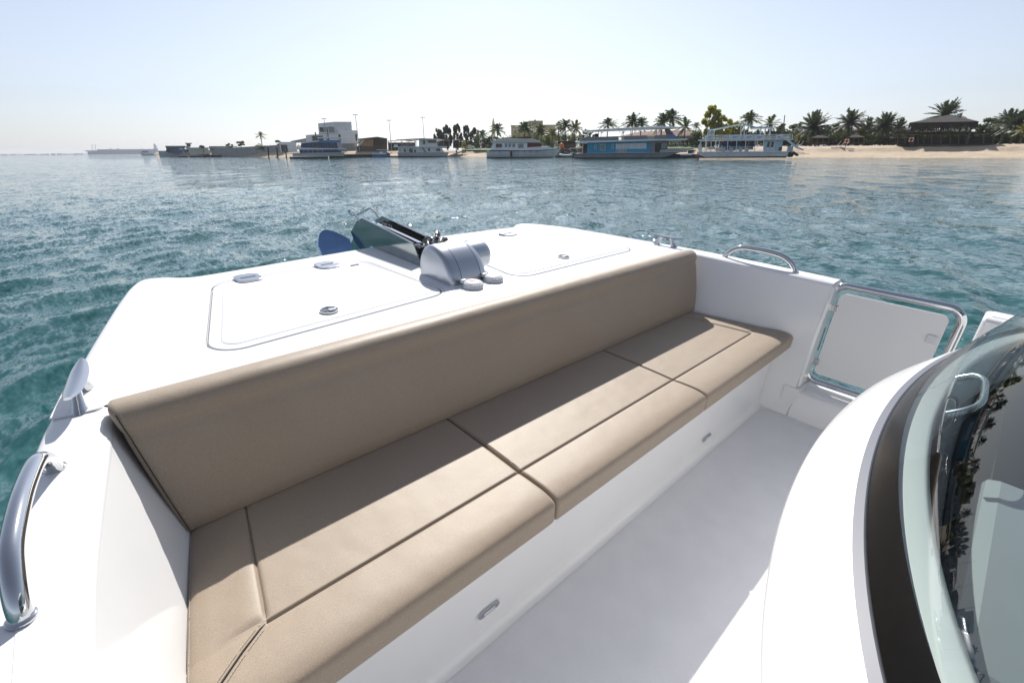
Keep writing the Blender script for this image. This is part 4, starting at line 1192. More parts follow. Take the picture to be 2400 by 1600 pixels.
tree(1658, 240, 326, 25, 150, M_LIME, 'tall weeping yellow-green tree between the houseboat and the white boat', 6, 7500, size=0.26, droop=1.0, nclump=40, spread=0.22, elong=2.2)
tree(1686, 268, 332, 24, 148, M_LIME, 'rounded right-hand shoulder of the yellow-green trees', 7, 5200, size=0.26, droop=1.0, nclump=30, spread=0.24, elong=2.2)
tree(1717, 282, 332, 17, 152, M_LIME, 'low yellow-green tree behind the white boat awning', 8, 2200, droop=0.7, nclump=22, spread=0.28, size=0.26)
tree(1825, 288, 334, 20, 165, M_BROAD, 'dark tree left of the leaning mast on the beach', 9, 3200, nclump=22, spread=0.28, size=0.26)
tree(1857, 286, 334, 20, 168, M_BROAD, 'dark tree right of the leaning mast on the beach', 10, 3200, nclump=22, spread=0.28, size=0.26)
tree(1940, 290, 332, 22, 172, M_BROAD, 'dark tree behind the beach huts', 11, 3200, nclump=22, spread=0.28, size=0.26)
tree(2300, 276, 326, 22, 160, M_BROAD, 'dark leafy tree right behind the pavilion', 12, 3400, nclump=22, spread=0.28, size=0.26)
tree(2325, 298, 334, 20, 170, M_BROAD, 'low dark tree beyond the pavilion', 13, 1500, nclump=18, spread=0.28, size=0.26)
tree(1376, 298, 334, 16, 175, M_BROAD, 'rounded dark tree behind the blue houseboat stern', 14, 1600, nclump=18, spread=0.28, size=0.26)
tree(655, 329, 346, 9, 236, M_BROAD, 'small bushy tree left of the white villa', 15, 900, nclump=8)
tree(1150, 318, 346, 16, 190, M_BROAD, 'olive bush beside the yacht stern', 16, 1300, nclump=8)
tree(1090, 334, 350, 8, 180, M_LIME, 'yellow-green shrub in front of the carports', 17, 700, nclump=6, size=0.25)
tree(476, 340, 349, 7, 305, M_BROAD, 'dark tree above the white shed on the sea wall', 18, 700, nclump=7)
tree(540, 336, 350, 9, 285, M_BROAD, 'bushy tree over the middle of the sea wall', 19, 800, nclump=7)
tree(567, 327, 345, 8, 275, M_BROAD, 'tallest bushy tree over the sea wall', 20, 800, nclump=7)
tree(394, 345, 356, 6, 320, M_BROAD, 'small dark tree at the far end of the sea wall', 21, 600, nclump=6)
tree(435, 343, 356, 6, 315, M_BROAD, 'small tree under the lookout tower', 22, 600, nclump=6)
for i, (da, D, r_, h) in enumerate(((0.08, 172, 5, 8), (0.21, 175, 6, 9), (0.38, 180, 6, 8.5), (0.52, 200, 7, 9.5))):
    tree(0, 0, 0, 0, D, M_BROAD, ('nearest', 'second', 'third', 'farthest')[i] + ' dark tree behind the beach beyond the right of the view', 30 + i, 1500, az=az_px(2400) + da, dims=(r_, 2.6, h), nclump=18, spread=0.28, size=0.26)

# dense undergrowth behind the moorings: a green mass nobody could count
def shrub_belt(px0, px1, pt, pb, D, depth, m, label, seed, n, z0=2.2):
    r = random.Random(seed); cl = []
    S = Site((px0 + px1) / 2, D)
    k = int((px1 - px0) / 5)
    for i in range(k):
        px = px0 + (px1 - px0) * (i + r.random()) / k
        h0 = S(px, pb)[1]; top = S(px, pt + r.uniform(-1, 8))[1]
        x = S(px, pt)[0]; w = r.uniform(0.7, 1.4)
        for q in range(2):
            zc = z0 + (top - z0) * (0.30 + 0.42 * q)
            cl.append((x + r.uniform(-.4, .4), r.uniform(0, depth), zc, w, w, max(0.4, (top - z0) * 0.30)))
    mb = leaf_cloud(cl, n, 0.27, seed, 0.2)
    single('shrub_belt', mb, m, label, None, loc=S.o, rotz=S.rot, kind='stuff')
shrub_belt(1110, 1215, 318, 347, 192, 5, M_BROAD, 'green shrubs behind the stern of the white yacht', 41, 7500)
shrub_belt(1200, 1372, 312, 346, 188, 6, M_COCO, 'dense green undergrowth before the tan building', 42, 13000)
shrub_belt(1372, 1660, 324, 345, 172, 4, M_BROAD, 'green garden shrubs behind the blue houseboat', 43, 9500)
shrub_belt(1630, 1870, 302, 342, 152, 5, M_BROAD, 'dark green growth behind the white double-deck boat', 44, 17000)
shrub_belt(1865, 2110, 309, 337, 156, 4, M_BROAD, 'dark green shrubs behind the beach huts', 45, 14000)
shrub_belt(2130, 2420, 306, 336, 158, 4, M_BROAD, 'dark green shrubs behind the thatched pavilion', 46, 14000)
shrub_belt(600, 700, 337, 347, 246, 3, M_BROAD, 'low green shrubs above the sea wall by the white villa', 47, 2200, 3.0)
# ------------------------------------------------------------------ moored boats
def hull_mb(s, stern, bow, wl, half, deck_z, bow_z, raked=1.2, low=-0.5, sec=14, sternpx=None, full=0.55):
    """pointed hull along local x from stern to bow (metres), half beam; returns MB"""
    rings = []
    L = bow - stern
    for k in range(sec + 1):
        t = k / sec
        x = stern + L * t
        b = half * (1 - max(0, (t - full) / (1 - full)) ** 2.2)
        b = max(b, 0.02)
        zt2 = deck_z + (bow_z - deck_z) * max(0, (t - 0.35) / 0.65) ** 2
        xr = x + (raked if L > 0 else -raked) * 0.0
        rk = (raked if L > 0 else -raked) * max(0, (t - 0.7) / 0.3)
        rings.append([(x + rk, -b, zt2), (x + rk * 0.5, -b * 0.94, zt2 * 0.5), (x, -b * 0.80, 0.05), (x - rk * 0.3, -b * 0.5, low), (x - rk * 0.3, b * 0.5, low), (x, b * 0.80, 0.05), (x + rk * 0.5, b * 0.94, zt2 * 0.5), (x + rk, b, zt2)])
    return MB().rings(rings)

# 1. bright blue two-storey houseboat
S = Site(1480, 117, 0.0)
hb = S.thing('houseboat', 'long two-storey houseboat with bright blue cladding and white flat roof', 'houseboat')
S.poly(hb, 'hull', M_HULLG, [(1347, 362), (1344, 368), (1350, 371.5), (1545, 370.5), (1566, 366), (1590, 358.5)], -0.2, 6.2, bevel=0.05)
S.poly(hb, 'bottom_stripe', M_HULLB, [(1346, 369.4), (1348, 373.5), (1550, 372.5), (1562, 367.5), (1545, 369.3)], -0.215, 6.21)
S.poly(hb, 'bow_hull', M_HULLB, [(1555, 368.5), (1552, 374), (1640, 372), (1640, 362), (1612, 361), (1575, 361.5)], 0.6, 5.4)
S.poly(hb, 'rubbing_strake', M_HULLB, [(1346, 360.7), (1346, 362), (1592, 358.6), (1592, 357.3)], -0.25, 6.25)
S.poly(hb, 'lower_deck', M_WHITEG, [(1347, 359.8), (1347, 360.8), (1592, 357.4), (1592, 356.4)], -0.15, 6.15)
S.poly(hb, 'cabin', M_BLUEB, [(1377, 335), (1375, 360), (1523, 358), (1523, 332)], 0.5, 5.6)
for i in range(24):
    px = 1379 + i * 6.0
    S.box(hb, 'cladding_rib', M_BLUEB, px, 335.5 - i * 0.10, px + 0.8, 359.3 - i * 0.08, 0.44, 0.5)
S.poly(hb, 'aft_cabin', M_GREYP, [(1523, 331.5), (1523, 358), (1565, 356.5), (1565, 330)], 0.55, 5.5)
for a in ((1393, 338.5, 1397.5, 349), (1406, 338, 1419, 352.5), (1434, 337.5, 1438, 349)):
    w = S.box(hb, 'window', M_WHITE, *a, 0.40, 0.5)
    S.box(w, 'pane', M_WIND, a[0] + 0.7, a[1] + 0.8, a[2] - 0.7, a[3] - 0.8, 0.37, 0.4)
w = S.poly(hb, 'window', M_WHITE, [(1443, 337.3), (1443, 349.5), (1515, 348.8), (1515, 335.8)], 0.40, 0.5, label='long white shuttered window')
for i in range(4):
    S.box(w, 'shutter', M_WHITEG, 1445 + i * 17.5, 338.2, 1460.5 + i * 17.5, 348.3, 0.37, 0.4)
S.box(hb, 'door', M_GREYW, 1446, 352, 1468, 359, 0.42, 0.5)
for px in (1444, 1452, 1460, 1468):
    S.bar(hb, 'rail_post', M_WHITEG, (px, 351), (px, 360), 0.07, 0.0)
S.bar(hb, 'deck_rail', M_WHITEG, (1443, 351.2), (1469, 351), 0.06, 0.0)
S.box(hb, 'door', M_HULLB, 1536, 336, 1550, 357, 0.45, 0.55)
w = S.box(hb, 'window', M_HULLB, 1549, 334, 1564, 349, 0.44, 0.55); S.box(w, 'pane', M_WIND, 1550, 335, 1563, 348, 0.42, 0.44)
S.box(hb, 'stern_opening', M_HULLB, 1366, 337, 1376.5, 360, 0.6, 5.0)
S.bar(hb, 'corner_post', M_WHITE, (1366, 335), (1365, 361), 0.12, 0.3)
S.bar(hb, 'corner_post', M_WHITE, (1592, 327), (1590, 350), 0.10, 0.3)
S.poly(hb, 'upper_deck', M_WHITE, [(1348, 332.6), (1350, 335.2), (1362, 335.6), (1612, 327.6), (1612, 325.8), (1530, 326.5), (1365, 331)], -0.5, 6.6, bevel=0.04)
S.poly(hb, 'bulwark', M_GREYP, [(1360, 323), (1360, 331.2), (1450, 328.6), (1450, 319.5)], -0.1, 0.05)
S.poly(hb, 'bulwark', M_GREYP, [(1463, 319.5), (1463, 328.4), (1517, 327), (1517, 318)], -0.1, 0.05)
for i in range(7):
    S.bar(hb, 'rail_post', M_WHITEG, (1451 + i * 2, 319.6), (1451 + i * 2, 328.5), 0.06, 0.0)
for i in range(7):
    S.bar(hb, 'rail_post', M_WHITEG, (1518 + i * 2.3, 317.4), (1518 + i * 2.3, 327), 0.06, 0.0)
S.bar(hb, 'deck_rail', M_WHITE, (1360, 323), (1532, 317), 0.08, -0.05)
S.poly(hb, 'wheelhouse', M_GREYP, [(1534, 317.5), (1534, 327), (1590, 325.5), (1580, 315)], 0.6, 5.2)
S.poly(hb, 'windscreen_panel', M_MIDBLUE, [(1567, 316), (1571, 326), (1590, 325.3), (1581, 315)], 0.45, 0.6)
S.poly(hb, 'windscreen_panel', M_WIN, [(1561, 302.5), (1566, 315.5), (1580, 314.5), (1570, 302)], 0.7, 5.0)
for px, pb in ((1376, 322), (1403, 321), (1458, 319), (1478, 318.5), (1538, 316.5), (1549, 316.5)):
    S.bar(hb, 'roof_post', M_METALG, (px, 304), (px - 0.5, pb), 0.12, 0.4)
    S.bar(hb, 'roof_post', M_METALG, (px + 3, 304), (px + 2.5, pb), 0.12, 5.2)
S.box(hb, 'helm_console', M_HULLB, 1393, 313, 1402, 325, 1.0, 2.2)
S.poly(hb, 'roof', M_WHITE, [(1362, 306.5), (1366, 309), (1592, 300.3), (1590, 297.5), (1545, 296), (1440, 301)], -0.6, 6.6, bevel=0.05)
S.bar(hb, 'mast', M_METALG, (1416, 283), (1416, 302), 0.08, 2.5)
S.poly(hb, 'antenna_dome', M_WHITE, [(1415, 289), (1413.5, 292), (1415, 294.5), (1420, 294.5), (1421.5, 292), (1420, 289)], 2.2, 2.8)
for px in (1404, 1411, 1427, 1435):
    S.bar(hb, 'roof_rail', M_METALG, (px, 299.5), (px + 6, 299.4), 0.06, 2.5)
S.poly(hb, 'bow_fender_rail', M_GREYW, [(1547, 351), (1545, 359), (1610, 357), (1612, 348)], -0.05, 0.1)
single('deck_chair', MB().box(-0.5, 0.5, -0.4, 0.4, 0.3, 0.45).box(-0.5, 0.5, 0.25, 0.4, 0.45, 1.1).box(-0.5, -0.42, -0.4, 0.4, 0, 0.7).box(0.42, 0.5, -0.4, 0.4, 0, 0.7), M_REDP, 'red deck chair at the left end of the blue houseboat', 'chair', loc=S.o + S.rx * S(1367, 356)[0] + S.n * 0.9 + Vector((0, 0, S(1367, 358.5)[1])), rotz=S.rot + 0.4)

# 2. white double-deck trip boat with awning
S = Site(1750, 108, 0.0)
tb = S.thing('trip_boat', 'white double-deck trip boat with raised awning and outboard engines', 'boat')
S.poly(tb, 'hull', M_WHITEG, [(1632, 358.5), (1636, 362.5), (1652, 368), (1845, 366.5), (1848, 357.5)], -0.2, 1.8, bevel=0.04)
S.poly(tb, 'hull', M_WHITEG, [(1634, 358.5), (1638, 362.5), (1654, 368), (1845, 366.5), (1848, 357.5)], 4.4, 6.2, bevel=0.04)
S.poly(tb, 'bottom_stripe', M_HULLB, [(1634, 363), (1640, 370.5), (1842, 370), (1845, 366), (1652, 366.6)], -0.16, 1.75)
S.poly(tb, 'bow_stripe', M_REDP, [(1629, 361), (1630, 367), (1640, 369), (1637, 362)], -0.22, 1.7)
S.poly(tb, 'lower_deck', M_WHITE, [(1634, 355.8), (1634, 358.3), (1850, 357.3), (1850, 354.8)], -0.3, 6.3)
S.poly(tb, 'upper_deck', M_WHITE, [(1636, 327.8), (1636, 330.2), (1860, 327.8), (1860, 325.8)], -0.3, 6.3)
for i, px in enumerate((1643, 1656, 1667, 1686, 1706, 1727, 1748, 1770)):
    S.bar(tb, 'deck_post', M_WHITE, (px, 330), (px - 1.2, 356), 0.13, -0.15)
    S.bar(tb, 'deck_post', M_WHITEG, (px + 6, 330), (px + 5, 355), 0.11, 6.1)
for pz in (344.5, 349.5):
    S.bar(tb, 'deck_rail', M_WHITE, (1636, pz + 1), (1770, pz - 0.3), 0.06, -0.15)
for i in range(22):
    S.bar(tb, 'rail_post', M_WHITEG, (1639 + i * 6, 345), (1638.6 + i * 6, 356), 0.045, -0.13)
for i, px in enumerate((1690, 1709, 1731, 1745)):
    b = S.box(tb, 'seat', M_PALEB, px, 346, px + 8, 355.5, 1.5, 2.3)
    S.box(b, 'seat_back', M_PALEB, px, 341, px + 1.5, 347, 1.5, 2.3)
for i, px in enumerate((1708, 1722, 1737, 1750)):
    tbl = S.box(tb, 'table_top', M_WHITE, px, 347.2, px + 8, 348.2, 2.6, 3.6)
    S.bar(tbl, 'table_leg', M_METALG, (px + 4, 348), (px + 4, 355.6), 0.09, 3.1)
S.poly(tb, 'inner_bulkhead', M_NAVY, [(1690, 332), (1690, 352), (1766, 351), (1766, 331)], 4.6, 4.75)
S.box(tb, 'tan_panel', M_TANW, 1751, 333, 1757, 345, 4.4, 4.6)
S.poly(tb, 'wheelhouse', M_PALEB, [(1791, 329.5), (1790, 356), (1832, 355), (1836, 328.5)], 0.2, 5.9)
for a in ((1797.5, 331, 1805, 352.5), (1807, 331, 1814, 352.5)):
    d = S.box(tb, 'door', M_WHITE, *a, 0.08, 0.2)
    S.box(d, 'pane', M_WIN, a[0] + 0.8, a[1] + 1, a[2] - 0.8, a[3] - 7, 0.05, 0.08)
S.box(tb, 'side_window', M_WIN, 1825, 345, 1833, 353, 0.14, 0.2)
S.bar(tb, 'deck_post', M_WHITE, (1816, 329), (1813, 356), 0.14, -0.1)
# upper rails
for pz in (317, 321.3, 325):
    S.bar(tb, 'deck_rail', M_WHITE, (1646, pz), (1858, pz - 2.0), 0.075, -0.2)
    S.bar(tb, 'deck_rail', M_WHITEG, (1650, pz), (1858, pz - 2.0), 0.06, 6.1)
for px in (1647, 1660, 1673, 1695, 1716, 1738, 1760, 1793, 1806, 1820, 1845, 1858):
    S.bar(tb, 'rail_post', M_WHITE, (px, 316.3), (px - 0.8, 327.5), 0.08, -0.2)
for a in ((1655, 1672), (1709.5, 1736), (1743, 1765.5), (1767, 1791), (1818, 1833)):
    bn = S.poly(tb, 'banner', M_WHITE, [(a[0], 316.6), (a[0] - 1, 327), (a[1] - 1, 326.2), (a[1], 315.8)], -0.29, -0.24)
    wpx = a[1] - a[0]
    for j in range(2):
        S.box(bn, 'banner_stripe', M_MIDBLUE, a[0] + wpx * 0.30, 320.2 + j * 2.6, a[0] + wpx * (0.85 - 0.2 * j), 321.2 + j * 2.6, -0.305, -0.29)
# awning frame
for px, top, bot in ((1660, 303.5, 317), (1670, 303, 317), (1736, 289, 316), (1744, 290, 316)):
    for y in (0.0, 5.9):
        S.bar(tb, 'awning_post', M_WHITE, (px, top), (px - (1.5 if px < 1700 else 0), bot), 0.14, y)
for j in range(4):
    S.bar(tb, 'awning_post', M_WHITEG, (1659, 305 + j * 3), (1670, 305 + j * 3), 0.07, 0.0)
S.poly(tb, 'awning', M_PALEB, [(1657, 303), (1657, 304.2), (1672, 303.4), (1738, 289.6), (1738, 288.2), (1672, 302.2)], -0.3, 6.2)
S.poly(tb, 'awning', M_PALEB, [(1738, 288.2), (1738, 289.6), (1768, 298.8), (1772, 297.6)], -0.3, 6.2)
S.poly(tb, 'awning', M_PALEB, [(1757, 299.3), (1759, 300.5), (1816, 299.2), (1802, 297), (1775, 297.4)], -0.4, 6.3)
for px in (1784, 1795, 1807):
    for y in (0.2, 5.6): S.bar(tb, 'awning_post', M_WHITE, (px, 299), (px - 1.5, 316), 0.12, y)
S.bar(tb, 'antenna', M_WHITE, (1732, 281), (1740, 289.5), 0.09, 1.0)
S.bar(tb, 'antenna', M_WHITE, (1752, 281), (1744, 289.5), 0.09, 4.0)
S.bar(tb, 'boarding_ramp', M_WHITEG, (1832, 318), (1869, 347), 0.35, -0.4)
S.bar(tb, 'boarding_ramp', M_METALG, (1864, 345), (1882, 351), 0.22, -0.4)
for px, y in ((1844, 0.8), (1850, 5.2)):
    e = S.poly(tb, 'outboard_engine', M_HULLB, [(px - 6, 356), (px - 4, 364), (px + 4, 369), (px + 14, 368), (px + 16, 362), (px + 8, 355)], y - 0.4, y + 0.5, bevel=0.1)
    S.poly(e, 'leg', M_HULLB, [(px + 12, 358), (px + 22, 366), (px + 28, 366), (px + 27, 362), (px + 16, 355)], y - 0.15, y + 0.2)
S.poly(tb, 'stern_locker', M_PALEB, [(1850, 342), (1846, 361), (1858, 363), (1862, 343)], 1.8, 4.2, bevel=0.05)
S.poly(tb, 'bow_fender', M_WHITEG, [(1640, 335), (1635, 344), (1637, 358), (1645, 358), (1643, 340)], 0.5, 1.2)

# 3. white motor yacht
S = Site(1225, 136, 0.0)
yt = S.thing('motor_yacht', 'white motor yacht with dark flybridge canvas lying between the two houseboats', 'yacht')
x0 = S(1142, 368)[0]; x1 = S(1300, 368)[0]
mbh = hull_mb(S, x0, x1, 0, 2.3, S(1160, 353.5)[1], S(1300, 347)[1], 1.6)
part(yt, 'hull', mbh, M_WHITEG, smooth=40)
S.poly(yt, 'bottom_stripe', M_HULLB, [(1141, 368.3), (1142, 370.6), (1293, 370.2), (1297, 367.6)], -1.95, 1.9)
S.poly(yt, 'sheer_stripe', M_NAVY, [(1148, 353.2), (1148, 354.6), (1260, 354.2), (1311, 349.6), (1311, 348.4), (1260, 352.6)], -2.36, -2.28)
S.poly(yt, 'superstructure', M_WHITE, [(1156, 336), (1150, 352), (1235, 352.5), (1236, 333), (1162, 333)], -1.7, 1.9, bevel=0.05)
S.poly(yt, 'forward_cabin', M_WHITE, [(1234, 344), (1234, 353), (1300, 350), (1285, 343.6)], -1.4, 1.5, bevel=0.05)
S.poly(yt, 'windscreen_cover', M_MAROON, [(1236, 335), (1235, 345.5), (1268, 343.5), (1266, 334)], -1.62, 1.7)
for a in ((1162, 336.5, 1178, 347), (1183, 336, 1190, 346), (1191.5, 336, 1199, 346), (1200.5, 336, 1208.5, 346), (1214, 336.5, 1228, 348)):
    w = S.box(yt, 'window', M_WHITE, *a, -1.76, -1.7); S.box(w, 'pane', M_WIND if a[0] > 1180 else M_WIN, a[0] + 0.8, a[1] + 0.8, a[2] - 0.8, a[3] - 0.8, -1.79, -1.76)
S.poly(yt, 'hardtop', M_CREAM, [(1151, 332.5), (1151, 334.5), (1268, 335.2), (1264, 330.5), (1246, 325.5), (1170, 326.5)], -2.0, 2.2, bevel=0.08)
S.poly(yt, 'radar_arch', M_WHITE, [(1154, 324.5), (1158, 333), (1164, 333), (1160, 326)], -1.9, 2.0)
S.poly(yt, 'flybridge_cover', M_NAVY, [(1168, 325), (1168, 327.2), (1216, 326), (1214, 322.4)], -1.3, 1.4)
S.poly(yt, 'flybridge_cover', M_MAROON, [(1214, 321.4), (1216, 326.4), (1249, 325.8), (1244, 320.6)], -1.4, 1.5)
S.poly(yt, 'life_raft', M_ORANGE, [(1184, 322), (1183, 324.5), (1192, 324.6), (1191, 321.4)], -0.5, 0.5, bevel=0.1)
for px in (1240, 1262, 1282, 1300, 1311):
    S.bar(yt, 'rail_post', M_STEEL2, (px, 341.5), (px - 0.5, 350), 0.05, -1.2 if px < 1290 else -0.4)
S.bar(yt, 'bow_rail', M_STEEL2, (1240, 342.3), (1312, 341), 0.05, -1.3, -0.2)
S.box(yt, 'fender', M_TYRE, 1196.5, 355, 1201, 367.5, -2.75, -2.36, bevel=0.12)
for px in (1171, 1204, 1214, 1228, 1241, 1258):
    S.box(yt, 'porthole', M_WIN, px, 355.6, px + 2.4, 357.2, -2.33, -2.2)
S.poly(yt, 'swim_platform', M_WHITE, [(1138, 362.5), (1138, 364), (1150, 364), (1150, 362.5)], -1.8, 1.8)

# 4. white two-storey houseboat
S = Site(990, 176, 0.0)
wh = S.thing('houseboat', 'grey-white two-storey houseboat with long flat sun roof left of the yacht', 'houseboat')
S.poly(wh, 'hull', M_GREYW, [(931, 358), (934, 367), (1048, 367.5), (1052, 357)], -0.2, 5.5)
S.poly(wh, 'bottom_stripe', M_HULLB, [(932, 365.5), (934, 369), (1048, 369.5), (1049, 366)], -0.22, 5.52)
S.poly(wh, 'cabin', M_WHITEG, [(932, 345.5), (934, 363), (1046, 364), (1034, 345)], 0.2, 5.2)
for a in ((936.5, 349, 938.5, 355), (946.5, 348.5, 951, 357), (955, 350, 957, 355), (959, 348.5, 967.5, 361), (1003, 347.5, 1008, 355), (1022, 348, 1032, 354.5)):
    w = S.box(wh, 'window', M_GREYW, *a, 0.1, 0.2); S.box(w, 'pane', M_WIN, a[0] + 0.5, a[1] + 0.5, a[2] - 0.5, a[3] - 0.5, 0.07, 0.1)
S.box(wh, 'door', M_WIN, 971, 351, 975, 363, 0.1, 0.2)
S.poly(wh, 'stairs', M_GREYP, [(988, 346), (998, 361), (1002, 361), (992, 346)], -0.1, 0.1)
S.poly(wh, 'upper_deck', M_WHITE, [(922, 343.6), (922, 345.2), (1048, 344.6), (1048, 343)], -0.5, 5.7)
S.poly(wh, 'upper_cabin', M_WHITEG, [(982, 328), (982, 343.4), (1026, 343), (1023, 328)], 0.4, 5.0)
w = S.box(wh, 'window', M_GREYW, 1002.5, 328.5, 1023, 335.5, 0.3, 0.4); S.box(w, 'pane', M_WIN, 1003.5, 329.3, 1022, 334.8, 0.27, 0.3)
w = S.box(wh, 'window', M_GREYW, 991, 329, 996.5, 339, 0.3, 0.4); S.box(w, 'pane', M_WIN, 991.8, 329.8, 995.8, 338.4, 0.27, 0.3)
for px in (940, 953, 960, 974):
    S.bar(wh, 'roof_post', M_GREYP, (px, 328), (px, 344), 0.12, 0.2); S.bar(wh, 'roof_post', M_GREYP, (px + 2, 328), (px + 2, 343), 0.12, 5.0)
for a in ((941, 952), (961, 973)):
    S.box(wh, 'deck_furniture', M_GREYP, a[0], 338.5, a[1], 343.4, 1.0, 2.4)
S.poly(wh, 'roof', M_CREAM, [(929, 327.3), (929, 328.6), (1034, 327.8), (1034, 325.9), (990, 324)], -0.7, 5.9, bevel=0.04)
S.poly(wh, 'bow_panel', M_WHITE, [(924, 339), (922, 345), (932, 345), (930, 339)], 0.2, 4.0)

# 5. navy blue houseboat
S = Site(745, 172, 0.0)
nb = S.thing('houseboat', 'navy blue houseboat with white canopies in front of the white villa', 'houseboat')
S.poly(nb, 'hull', M_GREYW, [(686, 359), (686, 366.5), (806, 366), (808, 357)], -0.2, 5.5)
S.poly(nb, 'cabin', M_NAVY, [(700, 349), (704, 362), (802, 361), (798, 349)], 0.3, 5.0)
S.poly(nb, 'deck', M_WHITE, [(689, 348), (692, 350.6), (812, 350.2), (812, 348.6), (700, 346.5)], -0.5, 5.8)
S.poly(nb, 'upper_cabin', M_NAVY, [(706, 334.5), (704, 347), (800, 348.4), (794, 330)], 0.4, 4.8)
S.poly(nb, 'cabin_band', M_MIDBLUE, [(742, 329), (742, 334.5), (800, 334.5), (798, 328.5)], 0.34, 4.86)
for a in ((733, 338, 747, 343.5), (762, 338, 768, 347), (775, 336, 784, 350)):
    w = S.box(nb, 'window', M_TANW if a[0] == 733 else M_MIDBLUE, *a, 0.28, 0.4); S.box(w, 'pane', M_WIN, a[0] + 0.7, a[1] + 0.7, a[2] - 0.7, a[3] - 0.7, 0.24, 0.28)
S.poly(nb, 'side_windscreen', M_GREYW, [(789, 334), (793, 352), (803, 356), (799, 334)], 0.22, 0.3)
S.poly(nb, 'canopy', M_WHITE, [(704, 334), (708, 336), (742, 333), (750, 330.4), (744, 330)], -0.4, 5.4)
S.poly(nb, 'roof', M_WHITE, [(743, 322), (743, 324), (799, 324), (799, 322.3), (770, 321)], -0.4, 5.6)
for px in (746, 772, 797):
    for y in (0.0, 5.0): S.bar(nb, 'roof_post', M_WHITEG, (px, 323.5), (px, 331), 0.1, y)
for px in (712, 722, 733, 745, 756):
    S.bar(nb, 'rail_post', M_WHITEG, (px, 352), (px, 362), 0.07, -0.1)
S.bar(nb, 'deck_rail', M_WHITEG, (710, 352.3), (758, 352), 0.07, -0.1)

# 6. small craft
S = Site(893, 178, 0.0)
sb = S.thing('speedboat', 'small blue and white speedboat with white canopy at the pontoon', 'boat')
part(sb, 'hull', hull_mb(S, S(908, 367)[0], S(874, 367)[0], 0, 1.1, S(895, 361.5)[1], S(875, 360)[1], 0.6), M_MIDBLUE, smooth=40)
S.poly(sb, 'gunwale', M_WHITE, [(871, 359.8), (872, 361.4), (906, 362), (906, 360.5)], -1.05, 1.05)
S.box(sb, 'console', M_WHITE, 889, 355.5, 897, 361.5, -0.5, 0.5, bevel=0.05)
S.box(sb, 'windscreen', M_WIN, 888, 353.5, 894, 356, -0.5, 0.5)
for px in (889, 902):
    for y in (-0.7, 0.7): S.bar(sb, 'canopy_post', M_METALG, (px, 352), (px, 361), 0.06, y)
S.poly(sb, 'canopy', M_WHITE, [(882, 351.2), (882, 352.2), (912, 352.2), (912, 350.6)], -1.0, 1.0)
S.poly(sb, 'outboard_engine', M_BLUESH, [(904, 358), (904, 365), (914, 367), (915, 361), (910, 357.5)], -0.4, 0.4, bevel=0.08)
S = Site(1330, 128, 0.0)
dg = S.thing('inflatable_dinghy', 'white inflatable dinghy with engine left of the blue houseboat', 'dinghy')
a0 = S(1312, 366)[0]; a1 = S(1340, 366)[0]; zz = S(1326, 364.5)[1]
tubep = smooth_path([(a1, -0.65, zz), (a0 + 1.2, -0.65, zz), (a0 + 0.3, -0.35, zz + 0.15), (a0, 0, zz + 0.2), (a0 + 0.3, 0.35, zz + 0.15), (a0 + 1.2, 0.65, zz), (a1, 0.65, zz)], 4)
part(dg, 'tube', MB().tube(tubep, 0.24, 10), M_WHITEG, smooth=60)
part(dg, 'floor', MB().box(a0 + 0.8, a1, -0.5, 0.5, zz - 0.2, zz - 0.12), M_GREYP)
S.box(dg, 'console', M_WHITEG, 1336, 358, 1342, 365.5, -0.3, 0.3)
S.box(dg, 'outboard_engine', M_HULLB, 1341, 359, 1345, 371, -0.25, 0.25, bevel=0.05)
for px in (1338, 1354): S.bar(dg, 'canopy_post', M_METALG, (px, 347.5), (px - 1, 362), 0.06, 0.0)
S.poly(dg, 'canopy', M_CREAM, [(1335, 346.6), (1335, 347.8), (1359, 348.4), (1358, 346.8)], -0.9, 0.9)
S = Site(1622, 122, 0.0)
bg_ = S.thing('work_boat', 'low blue-grey work boat between the blue houseboat and the white boat', 'boat')
S.poly(bg_, 'hull', M_NAVY, [(1612, 352.5), (1612, 360), (1628, 360), (1628, 352)], 0.5, 4.0)
S.poly(bg_, 'gunwale', M_WHITE, [(1610, 350.8), (1610, 352.4), (1630, 352), (1630, 350.6)], 0.3, 4.2)
S = Site(1620, 116, 0.0)
gw = S.thing('gangway', 'white gangway from the pontoon to the bow of the white boat', 'gangway')
S.bar(gw, 'plank', M_WHITE, (1594, 363), (1622, 362.5), 0.25, 0.4)
S.bar(gw, 'handrail', M_WHITE, (1620, 362), (1632, 352), 0.2, 0.4)
# ------------------------------------------------------------------ pontoons, piles, lamps
def pontoon(px0, px1, pyt, pyb, D, depth, label, m=M_DOCK):
    S = Site((px0 + px1) / 2, D)
    t = S.thing('pontoon', label, 'pontoon', 'floating pontoons')
    S.box(t, 'deck', m, px0, pyt, px1, pyt + (pyb - pyt) * 0.35, 0, depth)
    S.box(t, 'float', M_HULLB, px0 + 1, pyt + (pyb - pyt) * 0.36, px1 - 1, pyb + 1.5, 0.2, depth - 0.2)
    n = max(3, int((px1 - px0) / 9))
    for i in range(n):
        x = px0 + 2 + (px1 - px0 - 4) * i / (n - 1)
        S.box(t, 'fender_strip', M_TYRE, x, pyt + 0.6, x + 1.2, pyb, -0.06, 0.0)
    return t
pontoon(678, 770, 367, 371, 168, 6, 'pontoon under the navy blue houseboat', M_GREYW)
pontoon(770, 875, 361.5, 368.5, 182, 8, 'dark pontoon between the navy houseboat and the speedboat')
pontoon(905, 1142, 364.5, 368, 184, 5, 'long low pontoon under the grey-white houseboat')
pontoon(1296, 1350, 364, 368, 142, 4, 'pontoon behind the inflatable dinghy')
